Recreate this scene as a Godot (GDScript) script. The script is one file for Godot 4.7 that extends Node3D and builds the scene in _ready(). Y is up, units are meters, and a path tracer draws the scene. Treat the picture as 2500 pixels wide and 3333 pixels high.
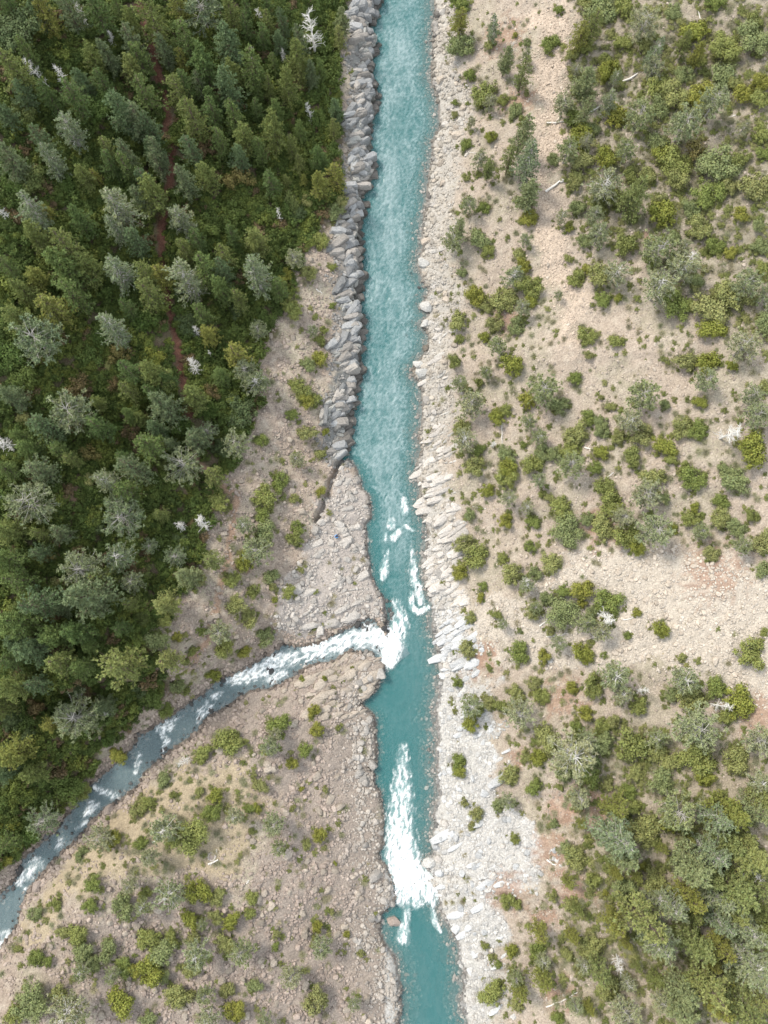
extends Node3D
# A river gorge seen from 122 m above: river, side creek, rock banks, conifer forest and brushy slopes. Metres; x across, z downstream.
const EXPOSURE := 3.0
const PLANTS := {
	"f": [-52.9,-86.3,2.6, -45,-86.5,3.6, -41.4,-87.4,3.7, -39,-89.9,2.4, -37.2,-87.3,2.7, -33.8,-87.1,4.7, -23.6,-92.8,2.9, -18.2,-93.8,2.5, -19.2,-91.1,2.5, -16.8,-90.8,2.2, -21.3,-91.8,2.2, -23.4,-86.7,4.2, -29.2,-85.6,3.8, -32.6,-84,2.4, -27,-82.5,3.8, -23.3,-83.4,2.8, -19.8,-83.7,3.9, -13.7,-87.6,3.3, -17.4,-87.2,1.8, -6.9,-96.6,2.2, -7.3,-93.8,1.9, -37.2,-84.2,3.4, -35.9,-82.1,3.1, -41.9,-80.5,2.7, -40.2,-82,2.7, -51,-75.4,4.1, -43.2,-77.2,2.7, -40.9,-77.7,2.7, -50.4,-73.6,2.9, -47.1,-73.6,2.6, -43.8,-72.9,3.6, -35.1,-76.3,3.7, -30.8,-78.1,3.4, -29.8,-79.7,2.8, -27.9,-80.4,2.1, -26.3,-78.9,2.5, -23.7,-79.2,3.8, -19.7,-82,2.5, -18,-82.3,2.2, -15.1,-82.7,3.2, -11.7,-86.1,2.2, -10.3,-87,1.8, -37.1,-72.1,4.0, -35.5,-71.3,3.7, -33.9,-71.4,3.0, -27.7,-73.2,3.8, -25.7,-76,3.1, -22.4,-75.2,3.2, -21,-72.6,3.2, -24.4,-71.5,2.8, -16.9,-78.7,2.5, -16.6,-73.9,3.5, -20,-78.7,2.1, -13.2,-76.1,2.0, -7.9,-80.5,2.2, -48,-66.8,2.9, -39.5,-66.8,3.0, -37.1,-66.6,3.0, -34.5,-68.8,2.7, -33.2,-68,2.7, -33.2,-66.9,2.7, -28.5,-69.8,3.1, -42.8,-63.3,2.6, -39.3,-65,2.7, -36.7,-64.6,3.0, -34.3,-62.9,3.0, -33.4,-61.3,4.0, -29.3,-64.2,3.1, -17.3,-67,2.8, -10.1,-71.6,2.5, -34.9,-60.5,2.7, -42.5,-56,2.9, -35.4,-53.8,3.0, -52.3,-63.5,2.9, -50.9,-62.7,3.5, -48.1,-52.4,2.9, -43.3,-50.4,4.1, -29.1,-54,2.7, -23.9,-54.2,3.1, -22.9,-57.5,2.1, -27.5,-56,2.7, -26.2,-65.9,3.1, -52.8,-70.5,2.6, -18.6,-96.6,2.2, -21.7,-95.1,2.2, -13.5,-91.7,2.6, -16.1,-93.8,2.2, -49.3,-86.6,3.0, -50.1,-79.8,2.6, -21.7,-69.6,2.8, -19.1,-71.3,2.5, -14.4,-72.8,2.2, -43.8,-48.3,4.4, -40.8,-48.9,3.5, -42.7,-44.3,4.1, -26.2,-51,4.0, -34,-48.6,3.0, -33.4,-45.6,3.6, -16.3,-50.2,2.8, -23.9,-51.6,3.1, -21.6,-47.7,2.7, -49.1,-40.2,3.4, -35.8,-35,3.2, -31.9,-34.3,3.6, -30.8,-34.5,2.6, -35.7,-32.4,2.6, -32.8,-32.3,2.6, -27.4,-32.3,3.3, -30.9,-30.1,3.9, -39.2,-26.7,3.5, -45,-26.1,3.8, -34.5,-28.8,2.0, -32.2,-27.5,2.6, -32.8,-24.7,4.2, -27.2,-25.8,3.3, -36.5,-22.9,2.3, -42.4,-22.1,2.2, -34.1,-21,3.8, -44.3,-23.2,2.5, -47.5,-23.2,2.8, -45.4,-19.9,3.7, -49.9,-20.2,2.5, -35.4,-18,3.5, -49.7,-29.7,2.8, -49.1,-25.2,2.2, -36,-28.7,2.0, -40,-30.2,1.9, -30.5,-25.1,2.0, -23.9,-35.6,2.4, -26.6,-44.5,2.7, -23.8,-48.3,3.1, -36.1,-44.1,2.3, -48.8,-44.7,2.8, -50.9,-47.5,2.5, -31.2,-15.1,2.0, -45.2,-11.6,2.2, -48.3,-11.9,3.3, -48.4,-8.3,3.6, -46.9,-5.3,3.3, -38.3,-6.1,3.1, -24.4,-8.4,2.6, -27.3,-6.3,2.9, -38.3,-3.2,5.1, -43.9,-2.3,4.2, -42.5,-1.8,1.8, -46.8,-0.3,4.1, -40.1,1.2,3.3, -29.5,-2.5,3.1, -42.7,1.8,3.3, -45.3,3.2,3.5, -41.9,4.7,3.6, -48,4.7,2.6, -39.2,3.1,1.8, -29.8,5,3.2, -44.8,7.7,2.7, -46.9,7.6,3.2, -39,11.2,2.6, -35.3,0.9,2.2, -34.4,-2.5,2.2, -45.3,-9.1,2.5, -42.8,-11.6,2.5, -46.7,-2.3,2.4, -39.6,5.4,2.7, -47.4,2.4,2.4, -51.3,11.6,2.8, -50.9,20,2.5, -47.8,20.2,2.8, -51.7,30.1,2.9, 19.4,-88.9,2.2, 21.9,-85.7,2.6, 21.1,-74,3.2, 19.4,-70.9,2.5, 16.4,-70.4,1.8, 21.8,-64.9,3.2, 11.8,-61.2,2.2, 30.7,-81.9,3.2, 30.7,-77.2,2.5, 36.2,-61.7,3.7, 46.3,23.3,3.8, 31.9,30,3.6, 39,30.4,4.4, 45.8,28.3,4.6, 43.3,31.9,4.3, 32.8,37.4,5.0, 39.7,40.1,3.5, 28.6,46.2,3.1, 40.7,45.2,4.4, 38.5,46.6,3.6, 44.7,47.4,4.3, 47,46.5,3.2, 37.8,49.3,3.8, 43.5,27.6,3.2, 47.3,32.2,3.2, 41.2,32.3,3.2, 43.5,35.8,3.2, 47.6,21.9,3.2, 45.5,27,2.6],
	"fw": [-44.4,-68.9,3.6, -46.7,-64,2.9, -37.8,-58.4,4.6, -29.7,-58.7,3.7, -48,-55.7,3.5, -38,-55.6,2.6, -37.3,-49,3.9, -27.8,-48.7,4.6, -18.7,-50.5,4.4, -37.5,-40.2,3.9, -37.8,-19.2,3.2, 17.9,-95.4,2.2, 21.9,-69.5,3.9, 34,-78,2.5, 40.3,-84.3,2.4, 42.2,24.5,3.8, 30.2,27.8,4.8, 41.1,28.7,4.1, 41.8,34.2,3.8, 36.6,35.9,3.8, 35,40.4,4.4, 42,37.2,3.2, 44.8,37.7,3.7, 45.5,41.6,4.8],
	"yf": [-48.2,-85.1,3.3, -31.2,-92.9,3.2, -30.6,-84.2,2.5, -36.9,-80.8,3.1, -13.2,-85.9,2.2, -8.1,-77.7,2.0, -41.7,-63.9,1.7, -13.4,-70.8,2.0, -15.2,-68.3,1.3, -12.6,-69.2,1.3, -7.4,-69.4,3.1, -10.2,-67.2,2.9, -47.2,-57.1,2.0, -19.5,-56.9,3.3, -47.7,-46.8,2.9, -45.5,-42.5,4.4, -32.1,-49.9,3.0, -25.8,-41.4,2.7, -21.9,-38.8,3.7, -24.6,-21.1,3.0, -34,5.7,5.2, -46,14.2,2.2, -49.4,17.6,4.0, 12.5,-97.6,3.0, 32.1,-91.1,3.2, 30.5,-89.9,2.9, 44.6,-85.3,2.1, 46.4,-83,2.1, 43.7,23.3,4.1, 31.3,24.5,3.4, 27.3,27.6,1.4, 37.3,29.7,1.4, 40.4,28.2,1.5, 38.7,31.2,1.2, 31.4,33.5,1.4, 25,34.8,1.9, 33.8,33.8,1.4, 39,34.7,3.5, 30.7,39.1,3.1, 26.5,38.7,1.3, 21.4,42.2,2.5, 25.5,42.1,1.9, 33.9,41.8,1.5, 32.6,42.6,1.4, 42.9,40.7,3.2, 47,35.8,2.6, 34.1,45.8,1.2, 36.1,46.6,1.8, 21.8,48.1,2.8, 18.9,50.3,2.6, 42.2,47.8,3.8, 42.5,43.8,1.8, 27.7,51.6,1.3, 40.1,37.5,2.1],
	"w": [-27.6,-92.3,5.0, -13.5,-55.4,2.5, -46.4,-37.4,6.0, -20.6,-36.6,3.1, -18.9,-35.3,3.4, -18.8,-43.4,2.4, -42.6,-28.2,5.4, -25.8,-27.8,2.4, -21.4,-25.9,3.4, -12.9,-24.5,2.1, -28.7,-22,4.6, -46.3,-15.2,5.2, -36.5,-15.8,3.5, -11,-44.7,1.6, -35.4,-14.2,4.5, -35.8,-8.8,3.8, -40.2,-7.3,5.0, -32.7,-10.9,2.0, -29.3,-9.3,2.6, -34.5,-5.5,2.9, -23.4,1.3,3.1, -18.4,-10.4,3.7, -20.6,-14,2.2, -42.2,12.9,5.4, -15.6,15.8,1.7, -16.1,17,2.6, -47.6,26.9,3.6, -39.6,29.6,3.2, -30.1,28.2,3.5, -32.1,31.6,2.2, -20.7,26.5,2.3, -15.5,27.5,2.6, -29,36.5,3.5, -32.9,38.2,1.9, -24.8,41,1.4, -25.2,44.3,3.5, -19.1,44.4,2.9, -8.7,44.8,2.6, -24.2,50.1,2.2, -41.5,50.4,4.3, -23.7,52.3,2.8, -16.1,53.5,1.9, -12.7,48.2,2.6, -40.8,46.6,2.2, -36.9,47.4,1.9, -34.5,35.1,1.9, -14.9,31.1,1.9, -4.2,52.8,1.6, 17.2,-83.1,1.9, 14.3,-80.2,1.3, 15.2,-72.9,2.2, 13.3,-65.6,2.2, 11,-59.4,2.9, 21.8,-58.7,1.8, 23.1,-90.2,1.5, 30.2,-86.2,1.5, 28.1,-79.8,2.9, 39.3,-89.7,3.9, 38,-74.6,3.8, 43.5,-71.4,4.4, 47.3,-73.8,3.7, 40.6,-82.8,2.8, 31,-72.9,1.8, 28,-71.3,3.2, 36.1,-69.4,2.8, 33.1,-64.5,4.1, 31.6,-60.6,2.4, 27.2,-61.3,1.8, 32,-57,2.8, 39.4,-53.2,4.3, 42.9,-53.4,2.0, 51.6,-70.3,1.7, 35.7,-82.7,1.8, 19.7,-52.6,2.8, 21.2,-47.2,2.1, 17.3,-41.7,2.6, 15.4,-37.9,1.8, 11.8,-36.4,2.1, 13,-32.9,3.9, 23.8,-33.6,4.1, 21.4,-29.5,2.1, 23,-27.3,2.1, 34,-50.6,3.1, 26.4,-49.3,1.1, 39.1,-47,4.3, 42.2,-50.1,4.0, 50.1,-45.9,3.5, 52.5,-44.5,2.6, 49.2,-37.2,3.5, 44.5,-33.3,2.9, 36.7,-31.9,3.9, 27,-22.3,3.3, 34.9,-28.5,3.0, 50.1,-30.4,2.5, 50.1,-27.4,3.1, 36.7,-17.7,3.5, 11.9,-27.3,3.2, 18.5,-18.3,2.1, 22.8,-20.7,2.0, 21.1,-16.9,1.7, 33.7,-14.9,2.6, 36.8,-12.6,4.2, 43.1,-12.5,2.2, 47.9,-10.1,2.2, 20.5,-5.6,2.0, 17.2,0.2,1.4, 21.8,-2.3,1.7, 28.1,-0.3,2.6, 30.2,1,2.6, 25.1,3,2.0, 12.5,12,3.0, 19.4,12.4,3.6, 31.6,7.6,3.8, 32.6,9.8,2.6, 28,15.9,2.6, 26,17.6,5.4, 36.9,15.5,2.5, 40.5,7.7,3.4, 40.2,13.6,5.2, 48.2,15.2,3.3, 26.8,23.3,2.9, 38.1,24.1,4.3, 48.1,20.3,2.7, 17.7,25.3,2.0, 21.8,46.4,1.9, 18.5,49.3,1.9, 32.6,47.9,1.9, 32,51.1,3.4, 25.9,51.3,1.9, 34.7,36.1,1.8, 36.6,49.1,2.7, 27.2,46.3,1.9],
	"g": [-52.9,-82.9,5.6, -13.5,-63.8,2.2, -14.6,-65.4,2.9, -11.4,-62.3,1.1, -8.1,-65.2,2.2, -9.9,-59.9,2.2, -26.7,-59.9,3.2, -23.4,-62,3.6, -17.4,-66.7,2.2, -41.8,-74.5,3.7, -51.6,-72.4,3.3, -50.2,-61.5,3.9, -52.3,-61.6,3.3, -46.1,-62.6,2.7, -14.3,-48.3,3.2, -22.4,-46.8,2.1, -35,-43.9,3.0, -29.3,-44,2.7, -22.2,-43.5,2.4, -38.5,-28.1,2.0, -18.6,-27.4,1.6, -24.4,-17.9,2.7, -15.7,-21,2.4, -17.9,-18.6,3.1, -14,-31.4,1.6, -13.5,-36.4,2.0, -11.8,-39.5,1.8, -9.9,-43.7,1.4, -9.4,-45.3,1.1, -8.2,-49.5,0.9, -8,-55.8,1.1, -11.8,-54.1,2.2, -9.8,-25.9,1.4, -13.6,-18.6,1.4, -21.5,-31.1,3.5, -24.1,-25.8,2.8, -22.5,-28.7,2.8, -30.5,-29,3.1, -26.1,-31.5,2.4, -49.8,-33.7,2.9, -51.5,-36.4,3.5, -41,-40.1,2.3, -32.2,-23.4,2.3, -39.7,-13.4,2.3, -35.9,-11.6,1.6, -29.2,-11.2,2.0, -31.6,-9.3,1.2, -34.1,-7,2.3, -37.6,-7.3,1.6, -38.2,-5.5,1.9, -23.3,3.7,2.7, -19.6,-0.6,2.4, -21.2,-2.6,2.7, -17.6,2.1,2.4, -17.8,-12.9,3.4, -18.2,-16,1.7, -13.1,-14.2,1.7, -14.2,-4.4,1.7, -16.7,-6.7,1.7, -22.2,-6.3,2.0, -39.7,16.6,2.0, -32.1,12.9,1.7, -30.2,9.1,2.0, -33.9,10.7,2.7, -35.4,9.6,1.7, -22.7,16.9,3.3, -15.1,14.6,3.0, -11.4,18.2,2.0, -26.4,18.9,2.7, -25.7,1.3,1.3, -33.6,-0.6,1.9, -31.4,2.6,2.6, -31,-0.3,1.9, -43.5,9.4,2.3, -51.7,13.5,2.6, -49.7,16,2.3, -45.3,23.5,4.0, -43.6,24.2,2.0, -46.4,26.7,1.2, -50.7,29.8,2.9, -49,31.3,1.7, -31.7,22.2,2.0, -35,26.4,2.3, -33.3,25.4,2.0, -26.3,23.9,1.0, -24.3,26.5,2.0, -19.2,26.2,1.2, -43.3,32.9,1.3, -27.1,29.1,4.2, -34,30.4,1.6, -11,31.4,1.2, -40,35.6,2.1, -45.6,38.6,1.4, -48.6,40.1,1.6, -44.2,42.4,1.4, -42.1,42.3,2.2, -40.2,38.7,1.9, -33,37.1,1.3, -23.2,38,1.9, -35.8,38.6,2.9, -18.8,40.3,1.5, -23.4,40.6,1.6, -32.2,43.4,2.9, -29.5,43.6,1.9, -30.6,45.1,2.9, -22.2,44.6,2.3, -15.3,45.1,1.0, -38.1,44.6,2.2, -41.4,44.7,2.2, -51,44.9,1.1, -47.7,45.3,1.9, -28.1,50.7,2.8, -47.4,50.3,3.7, -44.1,49.8,1.9, -39.8,46.3,1.9, -35.5,47,2.2, -30.5,48.2,1.6, -18,49.6,1.9, -42.8,31.9,1.3, -46,46.1,1.3, -18.5,38.2,1.6, -32.1,53.6,1.9, -26.8,47.4,1.9, -49.6,52.1,2.2, 12.8,-102.8,3.1, 12.7,-94.9,3.5, 17.4,-94.6,1.5, 14.3,-89.8,2.1, 19.4,-84.3,1.7, 21.1,-81.8,2.1, 11.9,-85.9,1.0, 13.3,-77.3,1.7, 13.3,-71.4,1.1, 15.3,-71.7,0.9, 15.9,-65.5,1.8, 15.2,-59.9,2.9, 16.4,-58.3,1.8, 21.3,-57.1,1.8, 26.6,-91.9,2.2, 23.3,-93.5,1.3, 28.2,-97.7,1.5, 29.8,-89.3,1.8, 31.9,-89.9,1.8, 29.7,-78.5,2.9, 50.8,-84.7,3.8, 54,-84.8,4.1, 43.9,-92.2,2.1, 37.6,-94.8,2.9, 34.3,-95.7,3.3, 32.4,-97.4,2.2, 49.4,-92,2.4, 49.9,-79.9,3.1, 43.4,-77.7,3.8, 54.6,-75.4,2.7, 41.8,-80.6,3.2, 45.1,-81.6,2.4, 41.6,-76.9,2.8, 32.3,-75.8,2.2, 26.5,-71.9,1.5, 43.1,-67.4,3.8, 41,-71.2,2.4, 48.2,-65.6,4.7, 29.7,-68.5,1.8, 46.9,-61.8,3.7, 43.3,-64.8,3.1, 39.5,-66.2,2.4, 34.9,-63.6,3.1, 29.8,-63.3,2.1, 30.6,-57.5,1.8, 42.7,-56.1,1.4, 47.7,-53.8,2.3, 45.6,-56.7,2.7, 53.1,-55.9,1.6, 53.3,-52.8,2.0, 48.6,-56.8,0.8, 37.7,-59.6,1.0, 44.9,-59.8,2.4, 54.3,-69.6,2.3, 54.4,-66.7,1.7, 51.7,-78.5,2.0, 37.1,-89.6,2.2, 40,-88.1,2.1, 16.3,-49.4,2.2, 18.7,-49.7,3.2, 22.4,-51.3,3.2, 12.2,-55.4,1.5, 11.7,-47.2,2.9, 20.4,-45.4,2.5, 12,-29.9,2.1, 13.3,-36,0.9, 18.4,-32,1.8, 26.2,-32.3,2.4, 29.1,-51.6,2.5, 32.3,-51.4,2.8, 32.6,-47.7,2.1, 30.1,-42.2,2.4, 34.2,-40.9,2.0, 28.3,-55.2,1.2, 39.4,-53,1.7, 41.8,-45.2,4.0, 44.5,-48.9,2.0, 49.1,-45.5,3.9, 53.4,-49.2,2.0, 52.5,-40.7,2.6, 28.5,-36.1,1.7, 33.2,-31.4,1.4, 30.3,-29.8,2.0, 31.7,-29.3,1.7, 28.3,-27.5,3.1, 25.3,-24.6,2.1, 27.3,-25.1,2.4, 30.6,-22.2,1.7, 31.8,-27.6,1.7, 33.9,-26.7,2.0, 42.1,-27.3,2.6, 44.1,-26.8,2.3, 40.5,-22.8,1.3, 47,-21,1.9, 48.1,-19.3,3.2, 42.9,-19.9,2.9, 42.2,-21.7,1.3, 38,-20.2,3.3, 39.5,-17.3,1.6, 46.5,-16.6,1.9, 32.5,-16.9,3.0, 26.1,-16.9,2.7, 18.5,-25.4,2.4, 20.9,-26.4,1.2, 22,-23.3,2.8, 18.4,-21.5,2.4, 14.4,-26.1,1.6, 13.7,-23.5,2.8, 24.4,-18.3,1.4, 23.4,-18.9,1.0, 23.4,-25.1,2.1, 52.3,-32,1.9, 40.4,-31,1.3, 13,-16.4,1.4, 22,-14.9,2.1, 26.1,-15.6,2.0, 26.6,-13.3,3.7, 31.3,-13.5,3.0, 34.2,-12,3.6, 29.2,-14.9,2.0, 42.5,-14.6,2.3, 46.1,-14.1,2.5, 48.3,-12.8,1.9, 50.9,-7,1.9, 21.6,-11.2,1.5, 17.9,-9.7,1.4, 24.3,-8.7,2.4, 27.6,-11,0.7, 13.9,-9.9,3.1, 19.1,-7.2,3.4, 22.2,-7.2,2.0, 14.9,-5.3,1.2, 12.8,-0.7,1.9, 26,-4.5,1.7, 23.6,-3.6,2.0, 25.7,-1.3,3.7, 29.8,-1.3,1.7, 31.9,-2.9,3.0, 19.9,1.2,0.7, 19.9,4.4,2.5, 41.1,4.8,1.1, 34.3,1.8,1.0, 49,4,3.4, 50.9,1.3,0.9, 11,8.9,1.4, 13.6,12.9,1.7, 19.4,10.4,2.4, 18.8,12.3,2.0, 22.7,10.6,2.0, 35,11.5,2.6, 27.2,14.9,2.0, 30.5,14.2,1.9, 23.1,16,3.0, 30.6,16.6,2.9, 37.3,17.5,2.5, 39.7,9.8,1.6, 42,10.3,3.4, 44.9,8.7,2.5, 45.8,12.4,1.9, 46.5,17.9,2.8, 41.8,18.1,3.4, 38.9,18.6,2.5, 20.3,19.1,1.7, 10.9,20.3,2.0, 29.1,19.6,1.9, 18.1,21.8,2.3, 21.4,23.1,2.3, 28.4,21,2.6, 25.4,20.9,2.3, 33.7,22.9,1.9, 34.6,20.5,1.9, 37.6,21.3,2.8, 34.2,25,1.9, 16.3,26.3,1.7, 23.8,28,1.3, 35.3,27.8,3.4, 25.4,31.1,1.9, 26.5,32.2,2.6, 28.5,34.7,1.9, 25.6,38.6,1.9, 28.6,44,2.5, 21.7,45.6,2.3, 48.6,39.6,2.7, 15.4,52,3.0, 30.5,48.9,2.8, 45.2,45.5,2.7, 24,54.2,1.3, 16.2,48.4,1.0, 15.4,47.4,1.0, 18.6,30.5,1.3, 17.5,38.9,2.0, 18.8,39.5,1.3, 23.5,37.9,1.3, 32.4,35.4,2.8, 36.1,34.4,2.8, 25.4,45.5,1.6],
	"y": [-12.3,-66.2,1.8, -6.8,-67.4,1.9, -15.5,-53.5,1.8, -42.7,-41.3,1.3, -39.5,-36.5,1.2, -33.7,-38.2,2.4, -12,-29,2.5, -41.1,-19.7,1.6, -17.1,-17.1,1.4, -12.4,-34.9,2.1, -11.7,-33.6,1.8, -10,-40.7,1.8, -7.1,-51,0.7, -10.5,-34.1,1.4, -9.7,-19.8,1.2, -9.1,-29.3,0.9, -50,-28.1,1.9, -26.7,-6.5,2.0, -44.6,-5.1,1.6, -29.1,2,1.1, -28.1,1.8,0.8, -27.5,4,1.3, -28.5,5.5,1.0, -20.6,4.3,1.7, -19,-4.5,2.0, -20.3,-8.9,2.4, -13.4,-12.5,2.1, -12.5,-7.9,1.0, -16.4,-5.2,1.2, -16.1,-3.3,0.7, -38.8,19.4,2.0, -34.8,15.6,0.9, -25.3,7.7,1.6, -29.1,10,1.2, -21.8,16.3,1.3, -9.8,15.4,1.5, -6.8,15.4,0.9, -17,18.2,1.3, -10.3,12.8,1.7, -13.2,20,1.7, -12.3,8.4,1.0, -8.9,8.2,0.7, -4.8,6.6,0.5, -52.2,27.9,2.3, -53.4,33.4,1.3, -17.8,23,2.0, -30,24.3,1.0, -23.9,24.3,2.0, -18.1,26.3,1.2, -38.4,30.3,2.0, -9.2,30.1,2.0, -13.1,26.4,0.7, -8.5,24.1,0.7, -12,23.9,0.7, -25.8,37.1,3.0, -26.9,40.5,2.2, -21.4,41.2,2.3, -26.6,43.5,1.9, -15,43.4,1.1, -9.5,43.1,1.5, -9.5,52,2.9, -35.7,50.8,3.1, -21.7,50.3,1.6, -20.3,52.5,2.5, -32,47.3,2.9, -34.3,47.4,1.6, -5.4,44.4,0.8, -7.4,40.9,0.8, -7,34.3,0.5, -3.3,47,0.8, 21.6,-95.5,0.8, 16.3,-85.7,3.4, 22.3,-79.8,1.3, 11.7,-83.6,1.0, 17.2,-77.7,1.7, 22.7,-62.6,2.2, 34.8,-87.2,1.8, 34.9,-84.9,3.2, 35.5,-77,3.2, 46.9,-88,3.1, 54.7,-88,2.1, 47,-76.8,3.1, 52.7,-76.7,2.4, 54.8,-77.9,2.4, 30.5,-74.6,2.9, 33.9,-69.9,3.2, 41.7,-69,2.8, 51.1,-66.4,2.7, 37,-66.7,2.1, 30.4,-70.4,2.5, 50,-62.4,2.3, 52.3,-61.5,3.9, 41,-59.1,3.7, 32.7,-63.3,2.5, 28.4,-60.2,1.4, 35.8,-55.6,2.8, 50.9,-57.6,1.7, 49.6,-52.4,1.7, 40.8,-61.4,2.4, 29.3,-66.8,2.1, 21.6,-54.9,2.2, 14.3,-50.9,2.9, 22.5,-49.1,1.8, 17.1,-46,2.2, 21.3,-46.5,1.3, 15.6,-44.2,1.4, 11.9,-44.4,1.1, 11,-40.5,1.8, 19.4,-38.5,3.2, 14.7,-36.9,1.3, 17.3,-31.2,2.5, 21.7,-33.1,2.3, 30.9,-53,1.4, 34.8,-47.7,1.0, 46,-44.1,3.9, 46.1,-41.2,2.9, 43.1,-36.8,2.6, 45.7,-36.3,2.6, 44.4,-30.8,1.8, 48.6,-35.5,1.6, 30.4,-39.3,1.2, 32.1,-33,0.7, 36.8,-26.7,2.7, 35.4,-23.4,2.6, 31.6,-24.5,1.7, 39.6,-24.8,2.9, 49.9,-23.1,4.1, 43.2,-15.8,1.3, 31.7,-19.3,2.3, 18.7,-22.8,2.4, 15.4,-19.7,2.1, 18.2,-15.1,2.1, 35.7,-10.3,2.0, 40.6,-13,1.3, 50.1,-14.5,1.6, 51,-10.7,2.5, 44.9,-9.4,1.6, 12.1,-11.8,2.5, 11.4,-7.6,1.9, 14.4,-3.7,1.2, 16.7,-1.2,1.4, 28.5,-4.7,2.5, 28.5,-2.8,1.3, 21.5,-1.6,2.4, 31.5,0,2.0, 35.5,-1.4,1.1, 24.1,1.2,1.2, 12.3,4.1,2.1, 23.2,4.8,1.7, 28.3,4.4,2.6, 38.3,1,2.2, 12.8,14.5,2.0, 15.3,11.5,1.7, 16.9,11.9,1.9, 21.8,8.7,1.5, 26.9,9.2,1.7, 29.4,8.8,2.8, 28.4,12.6,2.0, 32,13.5,1.6, 34,16.7,4.1, 47,10.7,3.4, 22.1,19,2.0, 23.5,18.7,0.7, 11.1,21.5,1.7, 24.7,22.9,1.0, 31,22.3,1.3, 42.7,20.4,1.9, 38.6,26.9,2.2, 13.4,27.5,1.7, 11.8,26.1,1.0, 12.8,29.4,1.0, 36.8,29.6,1.2, 35.1,32.7,1.1, 30.3,36.5,0.8, 32.3,37.5,1.1, 39.4,49.3,1.2, 30.8,50.8,0.9, 14.6,46,1.0, 18.1,46.1,1.6, 18.7,53.4,1.6],
	"m": [-23.9,-67.1,2.8, -21.7,-67.9,2.9, -37.6,-38,3.0, -42.8,-32.5,3.2, -38.5,-33.4,2.0, -25.5,-33.9,2.1, -29.1,-31,2.0, -41.2,-23.4,2.3, -45.4,-9,1.9, -41.9,-9.7,1.6, -48.7,11.9,2.6, 45.8,-68.8,3.4],
	"d": [-44.6,-88.4,2.0, -19.8,-95.6,1.8, -21.2,-88.6,1.5, -16.4,-89.2,1.5, -11.3,-92.7,4.4, -40.8,-86,1.5, -49.4,-77.7,2.6, -46.4,-77.7,2.3, -11.7,-80.2,1.8, -16.3,-62.4,1.3, -52.5,-56.2,1.9, -27.8,-42.6,1.7, -25.7,-39.2,0.9, -27.8,-37.2,2.4, -50.9,-24.1,2.8, -28.9,-13.7,1.8, -25.7,-13.4,2.8, -39.3,13.1,1.3, -28.4,19.5,1.7, 20.5,-91.7,1.3, 46.9,-25.5,3.4, 42.9,-50.8,2.3, 16.4,-26.7,1.4, 31.2,-1.2,2.9, 44.4,10.9,2.1, 35.3,9.2,1.6, 20.8,-5.6,1.7, 46.8,32.4,2.6, 31.9,45,2.2],
}
const WEST_EDGE := [-109.64,-0.85, -106.10,-0.85, -105.04,-0.95, -104.75,-1.90, -102.59,-1.84, -102.06,-2.21, -101.01,-2.79, -100.14,-2.99, -98.35,-2.20, -97.08,-1.52, -95.75,-2.04, -94.72,-2.66, -92.83,-2.82, -91.97,-3.28, -90.78,-2.50, -88.73,-2.18, -87.66,-1.81, -85.96,-2.17, -84.28,-2.33, -82.93,-2.17, -82.09,-3.25, -80.25,-3.34, -78.59,-2.93, -77.59,-2.77, -76.76,-3.23, -76.04,-2.00, -74.72,-2.15, -73.23,-2.45, -72.08,-3.21, -70.94,-3.21, -70.45,-4.23, -68.65,-3.91, -65.56,-4.31, -62.87,-4.55, -61.27,-4.34, -59.19,-4.38, -56.48,-3.91, -54.90,-3.91, -53.27,-4.65, -50.91,-4.49, -49.19,-4.03, -47.78,-3.98, -45.45,-4.01, -43.90,-4.26, -41.54,-4.29, -39.55,-4.58, -36.80,-4.96, -35.29,-5.00, -33.92,-5.29, -32.72,-5.43, -32.27,-6.16, -30.86,-6.10, -28.62,-6.37, -27.13,-6.41, -26.24,-6.21, -25.15,-5.04, -24.11,-4.26, -22.49,-3.82, -20.73,-3.33, -20.19,-2.51, -19.50,-2.22, -16.15,-1.87, -15.28,-2.78, -13.11,-2.63, -9.52,-2.33, -6.91,-1.76, -4.92,-0.90, -3.79,0.09, -2.10,0.28, 0.14,0.57, 2.93,0.84, 5.24,0.66, 6.53,0.28, 8.32,-0.47, 9.41,-0.93, 10.51,-1.44, 11.37,-2.84, 12.19,-3.39, 12.73,-2.55, 13.95,-1.30, 15.30,-1.16, 16.11,-1.43, 18.00,-0.92, 19.87,-0.92, 20.98,-1.15, 21.25,-1.98, 22.71,-1.28, 23.77,-1.42, 24.96,-0.46, 27.33,-0.18, 28.64,0.05, 31.29,-0.05, 32.59,0.05, 33.63,-0.72, 34.57,-0.45, 35.35,0.54, 37.15,1.22, 38.68,1.49, 39.83,1.89, 40.72,1.62, 42.50,-0.45, 44.39,-0.54, 45.94,-0.04, 47.19,0.67, 48.07,1.74, 49.32,1.87, 51.80,2.39, 52.83,2.79, 53.81,2.12, 54.92,2.78, 56.76,2.11, 60.45,2.19]
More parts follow.
